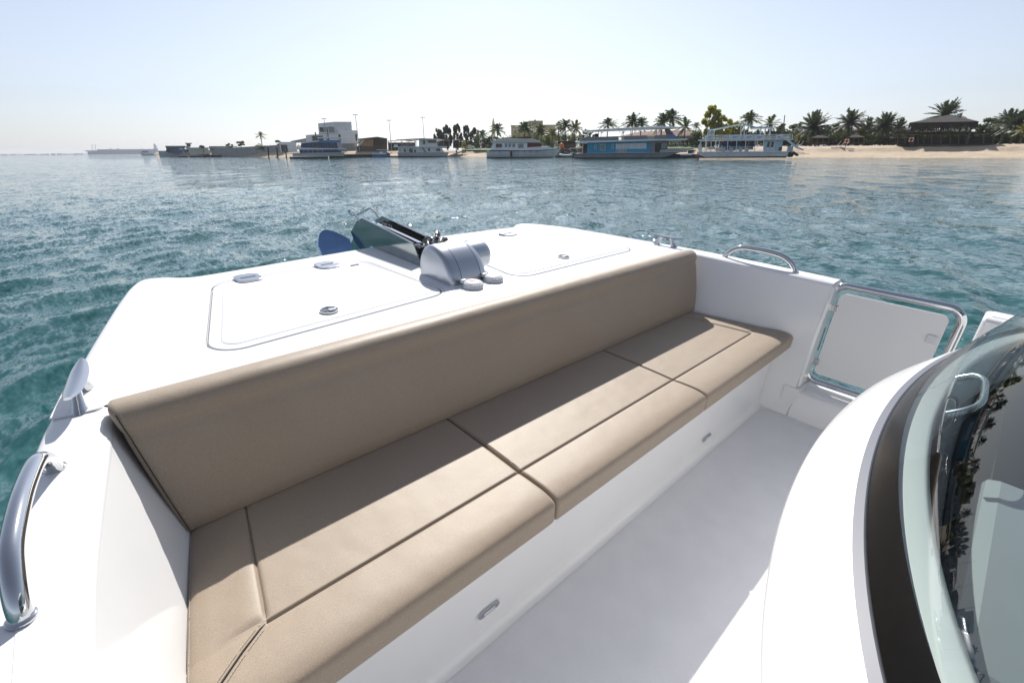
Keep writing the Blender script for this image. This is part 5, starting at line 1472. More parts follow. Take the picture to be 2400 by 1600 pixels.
for i, (px, py0, py1, w) in enumerate(((629.5, 344, 371, 'left'), (650.5, 344, 371, 'middle'), (671, 353, 372, 'right'))):
    S = Site(px, 190)
    t = S.thing('mooring_pile', 'dark mooring pile off the sand, %s one of three' % w, 'pile', 'mooring piles off the sand')
    a = S(px - 1.5, py0); b = S(px, py1)
    part(t, 'shaft', MB().tube([(a[0], 0, a[1]), (b[0], 0, b[1] - 1.0)], 0.22, 10), M_HULLB, smooth=60)
    part(t, 'cap', MB().lathe([(0.24, -0.05), (0.24, 0.08), (0.0, 0.14)], (a[0], 0, a[1]), n=10), M_GREYP)
for i, (px, t0, b0) in enumerate(((740.5, 310, 365), (769, 304, 365))):
    S = Site(px, 176)
    t = S.thing('mooring_pile', ('shorter', 'taller')[i] + ' brown pile standing behind the navy houseboat', 'pile', 'mooring piles by the navy houseboat')
    a = S(px - 1.5, t0); b = S(px + 3, b0)
    part(t, 'shaft', MB().tube([(a[0], 0, a[1]), (b[0], 0, b[1] - 1)], 0.2, 8), M_POST, smooth=60)
for i, (px, w) in enumerate(((1018, 'under the grey-white houseboat windows'), (1070, 'in front of the sand slip'), (1125.5, 'close to the yacht stern'))):
    S = Site(px, 180)
    t = S.thing('dock_lamp', 'black dock bollard lamp with pale cap ' + w, 'lamp', 'bollard lamps along the pontoon')
    S.box(t, 'post', M_HULLB, px - 1.6, 352.5, px + 1.6, 365, -0.25, 0.25)
    a = S(px, 352.4)
    part(t, 'cap', MB().lathe([(0.32, 0.0), (0.30, 0.1), (0.03, 0.75), (0.0, 0.78)], (a[0], 0, a[1]), n=10), M_WHITE, smooth=40)
for i, (pt, pyt, pb, pyb, w) in enumerate(((761, 278, 769, 360, 'above the left part of the white villa'), (833, 269, 843, 358, 'right of the white villa'), (912.5, 282, 917, 350, 'above the brown shed'), (990.5, 275, 994, 326, 'above the grey-white houseboat'))):
    S = Site((pt + pb) / 2 + 2, 215)
    t = S.thing('light_mast', 'tall grey floodlight mast ' + w, 'mast', 'floodlight masts along the quay')
    a = S(pt, pyt); b = S(pb, pyb); x = (a[0] + b[0]) / 2
    part(t, 'pole', MB().tube([(x, 0, 2.2), (x, 0, a[1])], [0.16, 0.09], 8), M_METALG, smooth=60)
    part(t, 'cross_arm', MB().box(x - 0.75, x + 0.75, -0.06, 0.06, a[1] - 0.05, a[1] + 0.08), M_METALG)
    for dx in (-0.7, 0.0, 0.7):
        part(t, 'floodlight', MB().box(x + dx - 0.22, x + dx + 0.22, -0.3, 0.15, a[1] - 0.2, a[1] + 0.02), M_GREYP)

# ------------------------------------------------------------------ buildings
S = Site(745, 228)
v = S.thing('villa', 'modern white villa of stacked cubes behind the navy houseboat', 'building')
S.box(v, 'wing', M_WHITE, 656, 333, 694, 360, 0, 9)
d = S.box(v, 'garage_door', M_WIN, 659, 339.5, 674, 356, -0.12, 0)
S.poly(v, 'sloped_roof', M_GREYW, [(680, 331), (682, 334.5), (722, 333), (722, 323)], 1, 9)
S.poly(v, 'lower_storey', M_WHITE, [(717, 316.5), (717, 352), (800, 352), (800, 314), (750, 314.5)], 0.5, 11)
w = S.box(v, 'window', M_GREYW, 731, 318, 758, 331, 0.3, 0.5); S.box(w, 'pane', M_WIN, 732.5, 319, 757, 330, 0.2, 0.3)
S.poly(v, 'upper_storey', M_WHITEG, [(745.5, 289.5), (747.5, 314), (787, 314), (785, 285.5)], 0.2, 10)
S.poly(v, 'upper_storey', M_WHITEG, [(785.2, 285.5), (787.2, 314), (826, 312), (823.5, 285.5)], 0.6, 10)
fr = S.poly(v, 'window_frame', M_WHITE, [(748, 296.5), (749, 312.5), (785, 311.8), (783.5, 293)], 0.05, 0.2)
for a in ((749.5, 298.5, 759, 309.5), (760, 298, 769, 309.8), (770, 297, 784, 311)):
    S.box(fr, 'pane', M_WIN if a[0] < 760 else M_WIND, *a, -0.05, 0.05)
S.poly(v, 'side_block', M_WHITE, [(792, 305.5), (795, 337), (838, 336.5), (837, 305.8)], -0.3, 9)
S.box(v, 'side_window', M_WIN, 833, 315, 837.5, 330, -0.4, -0.3)
S.box(v, 'side_window', M_WIN, 793.5, 315.5, 798.5, 329, -0.42, -0.3)
S.box(v, 'base_wall', M_CONC, 800, 337, 838, 360, -0.1, 8)

S = Site(872, 216)
sh_ = S.thing('boat_shed', 'brown boat shed with tan timber doors behind the dark pontoon', 'shed')
S.poly(sh_, 'back_wall', M_POST, [(840, 326), (840, 352), (908, 352), (907, 324), (886, 321)], 5, 9)
S.poly(sh_, 'roof', M_GREYP, [(838, 325.5), (840, 327), (884, 323), (907, 326.5), (908, 324.5), (884, 320.6)], -0.5, 9)
dr = S.poly(sh_, 'door', M_TANW, [(852, 328), (846, 342), (874, 343.5), (875, 327)], 0.5, 0.8)
for i in range(4): S.box(dr, 'plank_gap', M_POST, 855 + i * 5, 328.5, 855.6 + i * 5, 342.5, 0.46, 0.5)
S.poly(sh_, 'leaning_panel', M_CREAM, [(842, 328), (829, 342), (834, 342.5), (848, 327.5)], -0.2, 0.0)
S.poly(sh_, 'leaning_panel', M_CREAM, [(849, 327.5), (838, 342), (843, 342.5), (855, 327.5)], 0.1, 0.3)
S.box(sh_, 'wall', M_POST, 838, 342, 908, 356, 1.0, 5)
S.box(sh_, 'doorway', M_HULLB, 837, 344, 846, 356, 0.85, 1.0)
for px in (876, 884, 892, 900, 907): S.bar(sh_, 'post', M_POST, (px, 325), (px, 352), 0.2, 0.0)

def carport(px0, px1, pt, pb, D, label, cover=M_GREYP):
    S = Site((px0 + px1) / 2, D)
    t = S.thing('carport', label, 'carport', 'carports behind the quay')
    S.poly(t, 'roof', cover, [(px0, pt + 3.2), (px0, pt + 4.2), ((px0 + px1) / 2, pt + 1.2), (px1, pt + 4), (px1, pt + 2.8), ((px0 + px1) / 2, pt)], 0, 7)
    S.poly(t, 'fascia', M_WHITE, [(px0, pt + 3.0), (px0, pt + 4.5), ((px0 + px1) / 2, pt + 1.5), ((px0 + px1) / 2, pt)], -0.1, 0.0)
    n = max(3, int((px1 - px0) / 12))
    for i in range(n):
        x = px0 + 2 + (px1 - px0 - 4) * i / (n - 1)
        S.bar(t, 'post', M_GREYP, (x, pt + 3), (x, pb), 0.16, 0.4)
        S.bar(t, 'post', M_GREYP, (x, pt + 3), (x, pb), 0.16, 6.5)
    S.box(t, 'back_wall', M_POST, px0 + 1, pt + 6, px1 - 1, pb, 6.6, 6.8)
    return t
carport(908, 975, 327.5, 356, 222, 'dark carport right of the brown shed')
carport(1024, 1055, 327, 347, 205, 'left carport with white roof edge behind the sand slip')
carport(1060, 1092, 326, 347, 204, 'middle carport with white roof edge behind the sand slip')
carport(1095, 1121, 327, 347, 203, 'right carport with white roof edge behind the sand slip')
S = Site(1100, 188)
car = S.thing('parked_car', 'white car parked under the middle carport', 'car', z=2.3)
S.poly(car, 'body', M_WHITE, [(1090, 345), (1090, 348.6), (1112, 348.8), (1112, 344), (1108, 342.8), (1105, 340.8), (1097, 340.8), (1094, 343.6)], 0, 1.7, bevel=0.08)
S.poly(car, 'side_window', M_WIN, [(1095.6, 343.4), (1097.6, 341.5), (1104.5, 341.5), (1106.5, 343.2)], -0.02, 0.0)
for px in (1094.5, 1107.5):
    c = S(px, 348.2)
    part(car, 'wheel', MB().lathe([(0.0, -0.02), (0.32, -0.02), (0.32, 0.2), (0.0, 0.2)], (c[0], 0, 2.62), axis='y', n=14), M_TYRE, smooth=40)
S = Site(1070, 176)
slip = S.thing('slipway', 'pale concrete slipway beside the sand', 'slipway')
S.poly(slip, 'ramp', M_CONC, [(1046, 366.5), (1046, 368), (1060, 368), (1086, 354.5), (1082, 354)], 0.5, 4.5)
single('lawn', MB().add([S.o[:] and tuple(pol(az_px(1082), 183, 2.15)), tuple(pol(az_px(1200), 172, 1.95)), tuple(pol(az_px(1400), 154, 2.05)), tuple(pol(az_px(1660), 147, 1.95)), tuple(pol(az_px(1660), 156, 2.75)), tuple(pol(az_px(1400), 166, 2.75)), tuple(pol(az_px(1200), 185, 2.8)), tuple(pol(az_px(1082), 196, 2.8))], [(0, 1, 6, 7), (1, 2, 5, 6), (2, 3, 4, 5)]), M_GRASS, 'green lawn strip above the shore', None, kind='structure')
# rocks along the edge
rk = random.Random(8)
rocks = thing('rock_revetment', 'dark rock revetment along the shore behind the dinghy', 'rocks', loc=pol(az_px(1330), 148, 0))
def rock_mesh(seed):
    r = random.Random(seed); bm = bmesh.new(); bmesh.ops.create_icosphere(bm, subdivisions=1, radius=0.5)
    for q in bm.verts: q.co *= r.uniform(0.75, 1.2); q.co.z *= 0.75
    me = bpy.data.meshes.new('rock'); bm.to_mesh(me); bm.free(); me.materials.append(M_ROCK); return me
RM = [rock_mesh(i) for i in range(4)]
o0 = pol(az_px(1330), 148, 0)
for i in range(110):
    u = i / 109; px = 1302 + 76 * u
    z = rk.uniform(0.2, 2.0); o = bpy.data.objects.new('rock', RM[i % 4]); COL.objects.link(o); o.parent = rocks
    o.location = pol(az_px(px), 146 + z * 1.6 + rk.uniform(-.4, .4), z) - o0; sc = rk.uniform(0.7, 1.5); o.scale = (sc, sc, sc); o.rotation_euler = (rk.random() * 3, rk.random() * 3, rk.random() * 3)

S = Site(1157, 330)
mn = S.thing('minaret', 'slim pale minaret beside the palms', 'tower')
a = S(1156, 275); b = S(1157, 330); zt1 = a[1]; x = a[0]
def mz(py): return S(1156, py)[1]
part(mn, 'shaft', MB().lathe([(1.25, 2.3), (1.2, mz(312)), (1.0, mz(311.5)), (0.95, mz(296))], (x, 0, 0), n=10), M_CREAM, smooth=40)
part(mn, 'balcony', MB().lathe([(0.95, mz(297)), (1.5, mz(295.5)), (1.5, mz(293.5)), (0.9, mz(293.4))], (x, 0, 0), n=10), M_CREAM, smooth=30)
part(mn, 'spire', MB().lathe([(0.85, mz(293.5)), (0.8, mz(287)), (0.55, mz(283)), (0.1, mz(276)), (0.0, mz(274.5))], (x, 0, 0), n=10), M_CREAM, smooth=40)

S = Site(1250, 250)
tn_ = S.thing('tan_building', 'tan flat-roofed building behind the palms', 'building')
S.box(tn_, 'main_block', M_TANB, 1198, 295, 1300, 345, 0, 16)
S.box(tn_, 'parapet', M_TANB, 1196.5, 293, 1301.5, 295.2, -0.3, 16.3)
S.box(tn_, 'tower_block', M_TANB, 1238.5, 284, 1272.5, 298, 2, 12)
S.box(tn_, 'tower_parapet', M_TANB, 1238, 282.6, 1273, 284.2, 1.7, 12.3)
S.box(tn_, 'roof_turret', M_TANB, 1251.5, 279.6, 1256.5, 283, 4, 6)
S.box(tn_, 'cornice', M_CREAM, 1197, 301, 1301, 302.2, -0.35, 0)
for i in range(9):
    px = 1203 + i * 11
    for py in (304, 314):
        w = S.box(tn_, 'window', M_CREAM, px, py, px + 5, py + 6.5, -0.2, 0); S.box(w, 'pane', M_WIN, px + 0.7, py + 0.7, px + 4.3, py + 5.8, -0.28, -0.2)
S.box(tn_, 'window', M_WIN, 1252.5, 287.5, 1254.5, 291, 1.85, 2.0)

S = Site(1540, 178)
rh = S.thing('red_roofed_house', 'low house with red tiled hip roof behind the blue houseboat', 'building')
S.poly(rh, 'wall', M_CREAM, [(1456, 320), (1456, 348), (1640, 348), (1640, 318)], 0.5, 10)
aa = [S(1448, 320.5), S(1500, 307), S(1620, 303), S(1655, 318.5)]
part(rh, 'roof', MB().add([(aa[0][0], -0.5, aa[0][1]), (aa[3][0], -0.5, aa[3][1]), (aa[3][0], 11, aa[3][1]), (aa[0][0], 11, aa[0][1]), (aa[1][0], 5, aa[1][1]), (aa[2][0], 5, aa[2][1])], [(0, 1, 5, 4), (2, 3, 4, 5), (1, 2, 5), (3, 0, 4), (0, 3, 2, 1)]), M_REDR)
for i in range(9):
    px = 1462 + i * 19; w = S.box(rh, 'window', M_WHITE, px, 325, px + 9, 338, 0.35, 0.5); S.box(w, 'pane', M_WIN, px + 1, 326, px + 8, 337, 0.28, 0.35)
S.poly(rh, 'veranda_awning', M_WHITE, [(1588, 317), (1588, 320), (1640, 319), (1640, 316)], -3.5, 0.3)
for px in (1592, 1606, 1620, 1634): S.bar(rh, 'veranda_post', M_WHITE, (px, 318.5), (px, 346), 0.14, -3.2)
for i, px in enumerate((1568, 1577, 1586, 1595, 1604, 1613)):
    S2 = Site(px, 156)
    t = S2.thing('garden_chair', 'white garden chair on the lawn, %s from the left' % ('first', 'second', 'third', 'fourth', 'fifth', 'sixth')[i], 'chair', 'white garden chairs on the lawn', z=2.4)
    S2.box(t, 'seat', M_WHITE, px, 336.5, px + 5, 337.4, 0, 0.6); S2.box(t, 'backrest', M_WHITE, px, 332.5, px + 1.2, 337, 0, 0.6)
    for q in (px + 0.4, px + 4.4): S2.bar(t, 'leg', M_WHITE, (q, 337), (q, 341.5), 0.07, 0.1)

S = Site(2030, 185)
lw = S.thing('low_building', 'long low building with white roof behind the beach palms', 'building')
S.box(lw, 'wall', M_POST, 1850, 307, 2145, 335, 0, 9)
S.poly(lw, 'roof', M_WHITE, [(1846, 306.5), (1846, 309), (2150, 303.5), (2150, 299.5), (2100, 299)], -1.2, 10)
for i in range(12):
    px = 1862 + i * 23; w = S.box(lw, 'window', M_WHITEG, px, 313, px + 11, 323, -0.15, 0); S.box(w, 'pane', M_WIN, px + 1, 314, px + 10, 322, -0.2, -0.15)
S = Site(2240, 175)
lw2 = S.thing('low_building', 'low dark-walled building behind the thatched pavilion', 'building')
S.box(lw2, 'wall', M_GREYW, 2150, 305, 2270, 330, 0, 8)
S.poly(lw2, 'roof', M_WHITE, [(2146, 303), (2146, 305.2), (2274, 304), (2274, 301.5)], -1, 9)

# ------------------------------------------------------------------ beach: pavilion, huts, loungers, buoys, flags
S = Site(2216, 131)
pv_ = S.thing('beach_pavilion', 'large open pavilion with dark thatched hip roof on the sand', 'pavilion')
e0 = S(2132, 288); pk0 = S(2190, 274); pk1 = S(2228, 270.5); e1 = S(2294, 285)
part(pv_, 'roof', MB().add([(e0[0], -0.6, e0[1]), (e1[0], -0.6, e1[1]), (e1[0], 10.5, e1[1] + 0.2), (e0[0], 10.5, e0[1] + 0.2), (pk0[0] + 1.5, 4.8, pk1[1] + 0.1), (pk1[0], 4.8, pk1[1] + 0.35),
     (e0[0], -0.6, e0[1] - 0.35), (e1[0], -0.6, e1[1] - 0.35), (e1[0], 10.5, e1[1] - 0.15), (e0[0], 10.5, e0[1] - 0.15)],
     [(0, 1, 5, 4), (2, 3, 4, 5), (1, 2, 5), (3, 0, 4), (0, 6, 7, 1), (1, 7, 8, 2), (2, 8, 9, 3), (3, 9, 6, 0), (6, 9, 8, 7)]), M_TIMBER)
fr_ = MB(); rr = random.Random(4)
for side_y, m_ in ((-0.62, 1), (10.5, -1)):
    n = 70
    for i in range(n):
        x = e0[0] + (e1[0] - e0[0]) * i / n; z = e0[1] + (e1[1] - e0[1]) * i / n - 0.3; w = (e1[0] - e0[0]) / n
        h = rr.uniform(0.5, 1.1)
        fr_.box(x, x + w * 0.95, side_y - 0.04 * rr.random(), side_y + 0.06, z - h, z + 0.2)
part(pv_, 'thatch_fringe', fr_, M_TIMBER, kind='stuff')
for px in (2142, 2152, 2166, 2184, 2206, 2228, 2248, 2265):
    S.bar(pv_, 'post', M_POST, (px, 289), (px - 1, 338), 0.16, 0.2); S.bar(pv_, 'post', M_POST, (px + 4, 290), (px + 3, 338), 0.16, 9.8)
S.bar(pv_, 'corner_brace', M_POST, (2279, 288), (2266, 338), 0.34, 0.0)
S.bar(pv_, 'corner_brace', M_POST, (2143, 290), (2138, 338), 0.28, 0.0)
S.poly(pv_, 'lower_roof', M_TIMBER, [(2098, 311.5), (2098, 314), (2334, 311), (2334, 308.5), (2150, 309)], -0.3, 9.0)
for px in (2104, 2122, 2306, 2328): S.bar(pv_, 'post', M_POST, (px, 312), (px - 1, 338), 0.15, 0.2)
S.poly(pv_, 'parapet', M_TIMBER, [(2104, 325), (2104, 340), (2330, 338), (2330, 321)], 0.5, 0.75)
S.poly(pv_, 'parapet', M_TIMBER, [(2104, 323), (2104, 340), (2330, 338), (2330, 319)], 9.2, 9.5)
S.box(pv_, 'platform', M_POST, 2100, 338, 2332, 340.5, 0.3, 9.8)
S.box(pv_, 'bar_counter', M_TIMBER, 2180, 322, 2240, 338, 3, 4)
for i, px in enumerate((2092, 2098)):
    pass
def hut(px0, px1, pt, D, label):
    S = Site((px0 + px1) / 2, D); m = (px0 + px1) / 2
    t = S.thing('beach_hut', label, 'hut', 'thatched beach huts')
    a = S(px0 - 3, pt + 5); b = S(px1 + 3, pt + 5); p = S(m, pt - 1)
    part(t, 'roof', MB().add([(a[0], -0.3, a[1]), (b[0], -0.3, b[1]), (b[0], 3.6, b[1]), (a[0], 3.6, a[1]), (p[0] - 0.5, 1.6, p[1]), (p[0] + 0.5, 1.6, p[1])], [(0, 1, 5, 4), (2, 3, 4, 5), (1, 2, 5), (3, 0, 4), (0, 3, 2, 1)]), M_TIMBER)
    for px in (px0, px0 + (px1 - px0) * 0.33, px0 + (px1 - px0) * 0.67, px1):
        for y in (0.0, 3.2): S.bar(t, 'post', M_POST, (px, pt + 4), (px, 340.5), 0.13, y)
    S.box(t, 'back_screen', M_TIMBER, px0, pt + 6, px1, 339, 3.3, 3.4)
    S.box(t, 'bench', M_POST, px0 + 3, 335.5, px1 - 3, 337, 1.2, 2.0)
    S.bar(t, 'rail', M_POST, (px0, 334), (px1, 334), 0.1, 0.0)
hut(1903, 1942, 318, 140, 'thatched beach hut left of the white sun loungers')
hut(1990, 2024, 317, 140, 'thatched beach hut right of the white sun loungers')
hut(2086, 2104, 319, 142, 'small thatched hut against the left end of the pavilion')
def lounger(px, D, label, flip=1):
    S = Site(px, D)
    t = S.thing('sun_lounger', label, 'sun lounger', 'white sun loungers on the sand', z=1.9)
    z = S(px, 342)[1]
    part(t, 'seat', MB().box(-0.55, 0.6, -0.33, 0.33, z, z + 0.12), M_WHITE)
    part(t, 'backrest', MB().bar((0.55 * flip, 0, z + 0.08), (1.05 * flip, 0, z + 0.95), 0.08, 0.66, up=(0, 1, 0)), M_WHITE)
    for x in (-0.5, 0.5): part(t, 'leg', MB().box(x - 0.04, x + 0.04, -0.3, 0.3, z - 0.35, z), M_WHITE)
lounger(1953, 131, 'white sun lounger, left one of three beside the huts')
lounger(1963, 132, 'white sun lounger, middle one of three beside the huts')
lounger(1973, 131, 'white sun lounger, right one of three beside the huts')
lounger(1867, 128, 'white sun lounger right behind the outboard engines of the white boat')
lounger(1858, 130, 'white sun lounger partly hidden by the stern of the white boat')
def torus(mb, c, R, r, n=20, m=8, y=0.0):
    mb.tube([(c[0] + R * math.cos(2 * PI * k / n), y, c[1] + R * math.sin(2 * PI * k / n)) for k in range(n)], r, m, closed=True); return mb
for px, py, w in ((1984.5, 331, 'beside the right thatched hut'), (2136, 327.5, 'on the left corner post of the pavilion')):
    S = Site(px, 130.3)
    c = S(px, py)
    t = S.thing('life_ring', 'orange life ring ' + w, 'life ring', 'life rings along the beach', z=c[1] - 0.5)
    part(t, 'ring', torus(MB(), c, 0.36, 0.10), M_ORANGE, smooth=60)
    for a in (0.78, 2.36, 3.93, 5.5):
        part(t, 'band', MB().box(c[0] + 0.36 * math.cos(a) - 0.10, c[0] + 0.36 * math.cos(a) + 0.10, -0.115, 0.115, c[1] + 0.36 * math.sin(a) - 0.10, c[1] + 0.36 * math.sin(a) + 0.10), M_WHITE)
    part(t, 'stand', MB().box(c[0] - 0.05, c[0] + 0.05, 0.12, 0.2, 1.6, c[1] + 0.3), M_POST)
for px, pt, pb, D, w in ((2008, 272, 336, 150, 'between the date palms'), (2257, 262.5, 280, 134, 'over the pavilion roof')):
    S = Site(px, D)
    t = S.thing('flag_pole', 'flag pole with small tricolour flag ' + w, 'flag', 'flag poles on the beach')
    a = S(px, pt); b = S(px - 1, pb)
    part(t, 'pole', MB().tube([(a[0], 0, min(b[1], 2.2) if px < 2100 else b[1]), (a[0], 0, a[1])], 0.05, 6), M_WHITEG, smooth=60)
    z = S(px, pt + 3.5)[1]
    for k, m_ in enumerate((M_GREENF, M_WHITE, M_HULLB)):
        part(t, 'flag_stripe', MB().bar((a[0] - 0.05, 0.02, z - 0.24 * k), (a[0] - 0.75, 0.02, z - 0.25 - 0.24 * k), 0.02, 0.24), m_)
    part(t, 'flag_band', MB().bar((a[0] - 0.04, 0.0, z - 0.24), (a[0] - 0.22, 0.0, z - 0.30), 0.03, 0.74), M_REDP)
S = Site(1838, 140)
t = S.thing('leaning_mast', 'weathered grey mast leaning above the stern of the white boat', 'mast')
a = S(1839.5, 270); b = S(1834, 318)
part(t, 'pole', MB().tube([(b[0] - 0.4, 0, 2.0), (b[0], 0, b[1]), (a[0], 0, a[1])], [0.14, 0.13, 0.09], 8), M_POST, smooth=60)
part(t, 'tackle', MB().tube([(b[0] - 0.6, 0, b[1] + 0.3), (b[0] - 0.1, -0.1, b[1] + 1.2), (b[0] + 0.2, 0, b[1] + 2.4)], 0.03, 6), M_METALG, smooth=60)
S = Site(1316, 150)
single('mooring_buoy', MB().lathe([(0.0, -0.9), (0.5, -0.7), (0.75, 0.0), (0.5, 0.7), (0.0, 0.9)], (0, 0, 0), n=16), M_ORANGE, 'orange-red buoy ashore right of the yacht bow', 'buoy', loc=S.o + Vector((0, 0, S(1316, 343)[1])), smooth=60)
S = Site(1330, 158)
gh = S.thing('garden_hut', 'low timber garden hut behind the rocks', 'hut')
S.box(gh, 'wall', M_POST, 1310, 335, 1345, 348, 0, 4); S.poly(gh, 'roof', M_TIMBER, [(1300, 336), (1316, 331.5), (1345, 331), (1352, 336)], -0.6, 4.6)
for px in (1314, 1322, 1330, 1338): S.bar(gh, 'post', M_TRUNK, (px, 336), (px, 347), 0.12, -0.3)

# ------------------------------------------------------------------ sea wall and the far left shore
def wall_seg(t, pa, Da, pb, Db, za, zb, z0a, z0b, th=0.8, m=M_CONC, name='panel'):
    a = pol(az_px(pa), Da); b = pol(az_px(pb), Db); n = Vector((a.y - b.y, b.x - a.x, 0)).normalized() * th
    if n.dot(a) < 0: n = -n
    base = BASE[t.name]
    vs = [Vector((a.x, a.y, z0a)), Vector((b.x, b.y, z0b)), Vector((b.x, b.y, zb)), Vector((a.x, a.y, za))]
    vs = vs + [q + n for q in vs]
    return part(t, name, MB().add([tuple(q) for q in vs], [(0, 1, 2, 3), (4, 7, 6, 5), (0, 4, 5, 1), (1, 5, 6, 2), (2, 6, 7, 3), (3, 7, 4, 0)]), m)
o_ = pol(az_px(560), 275)
sw = thing('sea_wall', 'long grey concrete sea wall running down to the white villa', 'wall', base=(o_.x, o_.y, 0), loc=o_)
N = 14
for i in range(N):
    u0 = i / N; u1 = (i + 0.965) / N
    f_ = lambda u: (494 + 163 * u, 298 - 66 * u, 4.0 + 0.3 * u)
    a = f_(u0); b = f_(u1)
    wall_seg(sw, a[0], a[1], b[0], b[1], a[2] + 0.5 * u0, b[2] + 0.5 * u0, 0.2, 0.2)
sw2 = thing('sea_wall', 'pale weathered sea wall at the far end of the shore', 'wall', base=(0, 0, 0), loc=(0, 0, 0))
o2 = pol(az_px(430), 320); BASE[sw2.name] = Vector((o2.x, o2.y, 0)); sw2.location = o2
for i in range(8):
    u0 = i / 8; u1 = (i + 0.96) / 8
    wall_seg(sw2, 370 + 122 * u0, 334 - 26 * u0, 370 + 122 * u1, 334 - 26 * u1, 3.2, 3.2, -0.3, -0.3, 1.0, M_GREYW)
for i, (px0, px1, pyt, pyb, w) in enumerate(((418, 440, 365.5, 366.8, 'leftmost'), (444, 480, 364.2, 366.6, 'middle'))):
    pontoon(px0, px1, pyt, pyb + 1, 292 - 4 * i, 3, 'low jetty below the far sea wall, %s one' % w, M_CONC)
S = Site(411, 322)
t = S.thing('waterside_building', 'blue building with flat roof on the far sea wall', 'building')
S.box(t, 'wall', M_STADB, 390, 344, 433, 357, 0, 10); S.box(t, 'roof', M_GREYW, 387, 342, 435, 344, -1, 11); S.box(t, 'window_band', M_WIN, 398, 347, 418, 350, -0.1, 0); S.box(t, 'wall_sign', M_PALEB, 420, 347, 430, 351, -0.15, 0)
S = Site(442, 318)
t = S.thing('lookout_tower', 'small lookout tower with wide flat roof on the far sea wall', 'tower')
S.box(t, 'shaft', M_GREYW, 437, 343, 447, 357, 0, 3); S.box(t, 'cabin', M_WIN, 437, 337.5, 447, 343, -0.3, 3.3); S.box(t, 'roof', M_GREYP, 434, 335.2, 450, 337.4, -1, 4)
S = Site(467, 306)
t = S.thing('white_shed', 'white corrugated shed on the far sea wall', 'shed')
S.box(t, 'wall', M_CREAM, 444, 347.5, 490, 362, 0, 8); S.box(t, 'roof', M_WHITE, 443, 345.8, 491, 347.4, -0.6, 8.6)
for i in range(9): S.box(t, 'corrugation', M_GREYW, 447 + i * 4.8, 350, 448 + i * 4.8, 354, -0.08, 0)
S = Site(512, 296)
t = S.thing('grey_building', 'grey building with dark window band behind the sea wall', 'building')
S.box(t, 'wall', M_GREYW, 491, 344.5, 545, 358, 0, 9); S.box(t, 'roof', M_GREYP, 490, 342.8, 556, 344.4, -0.6, 9.6)
for i in range(4): S.box(t, 'window', M_WIN, 495 + i * 7.4, 348, 501 + i * 7.4, 353, -0.1, 0)
S = Site(500, 285)
t = S.thing('small_launch', 'small dark launch moored below the grey sea wall', 'boat')
part(t, 'hull', hull_mb(S, S(520, 367)[0], S(478, 367)[0], 0, 1.2, 0.9, 1.2, 0.5), M_HULLB, smooth=40)
S.box(t, 'cabin', M_GREYP, 485, 359, 492, 365, -0.7, 0.7); S.bar(t, 'mast', M_METALG, (488, 352), (488, 360), 0.1, 0)
S = Site(345, 640)
t = S.thing('motor_yacht', 'small distant white motor yacht off the far sea wall', 'yacht')
part(t, 'hull', hull_mb(S, S(362, 366)[0], S(333, 366)[0], 0, 2.4, S(350, 360.5)[1], S(333, 357.5)[1], 1.5), M_WHITE, smooth=40)
S.poly(t, 'superstructure', M_WHITE, [(330, 354), (331, 360), (354, 361), (350, 355), (346, 353)], -1.8, 1.8)
S.poly(t, 'flybridge', M_WHITE, [(329, 350.5), (330, 353), (343, 353), (341, 351)], -1.6, 1.6)
S.box(t, 'window_band', M_WIN, 333, 355, 347, 357, -1.9, -1.8)
S.bar(t, 'mast', M_WHITEG, (332.5, 345), (333, 351), 0.2, 0)
S = Site(290, 2500)
t = S.thing('hangar', 'very long low blue hangar on the hazy far shore', 'building')
S.box(t, 'wall', M_STADB, 229, 352, 367, 364.5, 0, 60); S.box(t, 'roof', M_MIDBLUE, 227, 350, 368, 352, -1, 61)
S.poly(t, 'annex', M_STADB, [(205, 354), (206, 364), (229, 364.5), (229, 353)], 0, 30); S.poly(t, 'canopy', M_GREYW, [(196, 353), (204, 356), (230, 354), (222, 352.5)], -6, 30)
for i in range(16): S.box(t, 'panel_joint', M_NAVY, 236 + i * 8.2, 352.6, 236.8 + i * 8.2, 364, -0.6, 0)
for px in (257, 275): S.box(t, 'roof_vent', M_GREYW, px, 347.8, px + 4, 350, 10, 16)
for i, px in enumerate((216.5, 224)):
    S = Site(px, 2550); t = S.thing('light_mast', 'distant floodlight mast above the hangar, %s one' % ('left', 'right')[i], 'mast', 'distant floodlight masts')
    S.bar(t, 'pole', M_METALG, (px - 1, 341), (px, 362), 1.5, 0); S.box(t, 'lamp_head', M_METALG, px - 3, 340, px + 1, 341.2, -0.4, 0.4)
S = Site(362, 2600)
t = S.thing('minaret', 'distant pale tower above the small white yacht', 'tower')
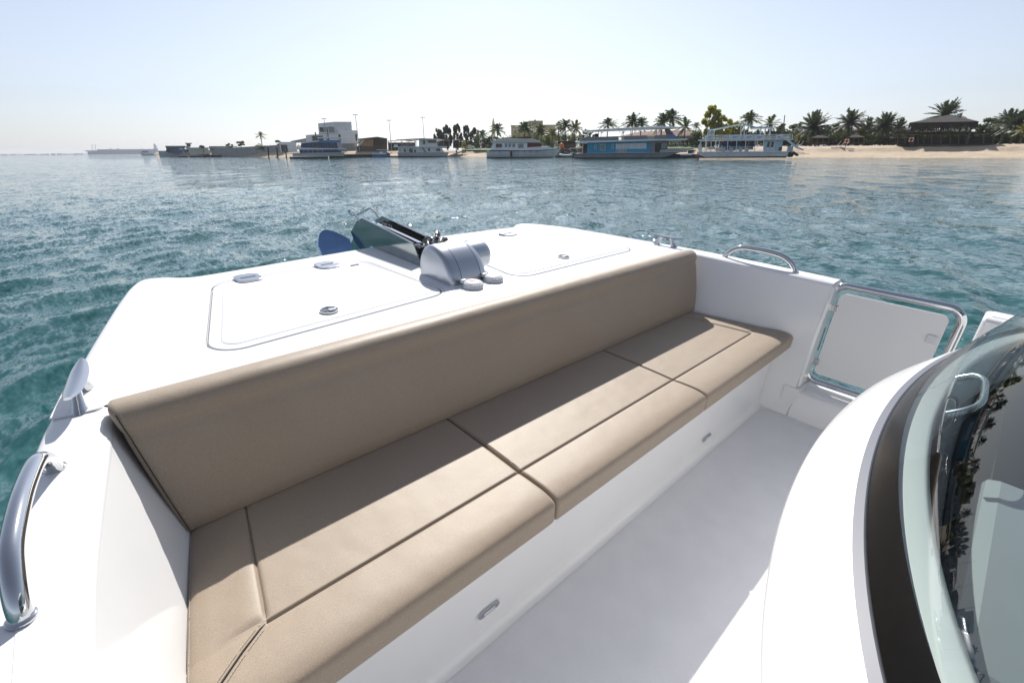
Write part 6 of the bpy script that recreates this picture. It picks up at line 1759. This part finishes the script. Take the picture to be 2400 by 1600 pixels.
c = S(361.5, 336); z1 = c[1]; zz_ = lambda py: S(361.5, py)[1]
part(t, 'shaft', MB().lathe([(8.0, 1), (7.0, zz_(350)), (8.8, zz_(349.5)), (8.8, zz_(348)), (5.6, zz_(347.5)), (5.0, zz_(341)), (0.0, zz_(335.5))], (c[0], 0, 0), n=10), M_GREYW, smooth=40)
rr = random.Random(17)
ORD = ['first', 'second', 'third', 'fourth', 'fifth', 'sixth', 'seventh', 'eighth', 'ninth', 'tenth', 'eleventh', 'twelfth', 'thirteenth', 'fourteenth']
i = 0; px = 2.0
kinds = ((M_GREYW, 'grey'), (M_WHITEG, 'whitish'), (M_TANB, 'tan'), (M_CONC, 'concrete-grey'))
while px < 192:
    w = rr.uniform(9, 24); h = rr.uniform(1.4, 4.2) if px > 60 else rr.uniform(0.9, 3.0)
    S = Site(px + w / 2, 2900 - px * 1.2)
    t = S.thing('distant_building', 'hazy low %s building on the far shore, %s from the left edge of the view' % (kinds[i % 4][1], ORD[i]), 'building', 'hazy far-shore buildings')
    S.box(t, 'wall', kinds[i % 4][0], px, 365.5 - px * 0.008 - h, px + w, 366.5 - px * 0.009, 0, 25)
    S.box(t, 'roof', M_GREYP, px - 0.3, 365.5 - px * 0.008 - h - 0.5, px + w + 0.3, 365.5 - px * 0.008 - h, -1, 26)
    px += w + rr.uniform(-2, 5); i += 1
# ------------------------------------------------------------------ haze over the water
hm = bpy.data.materials.new('sea_haze'); hm.use_nodes = True
hm.node_tree.nodes.remove(hm.node_tree.nodes['Principled BSDF'])
pv = hm.node_tree.nodes.new('ShaderNodeVolumePrincipled')
pv.inputs['Color'].default_value = (0.90, 0.94, 1.0, 1)
pv.inputs['Density'].default_value = 0.00016
pv.inputs['Anisotropy'].default_value = 0.2
hm.node_tree.links.new(pv.outputs[0], hm.node_tree.nodes['Material Output'].inputs['Volume'])
single('haze', MB().box(-9600, 9600, -9600, 9600, -2.2, 46), hm, 'pale haze lying over the water and the far shore', None, kind='stuff')
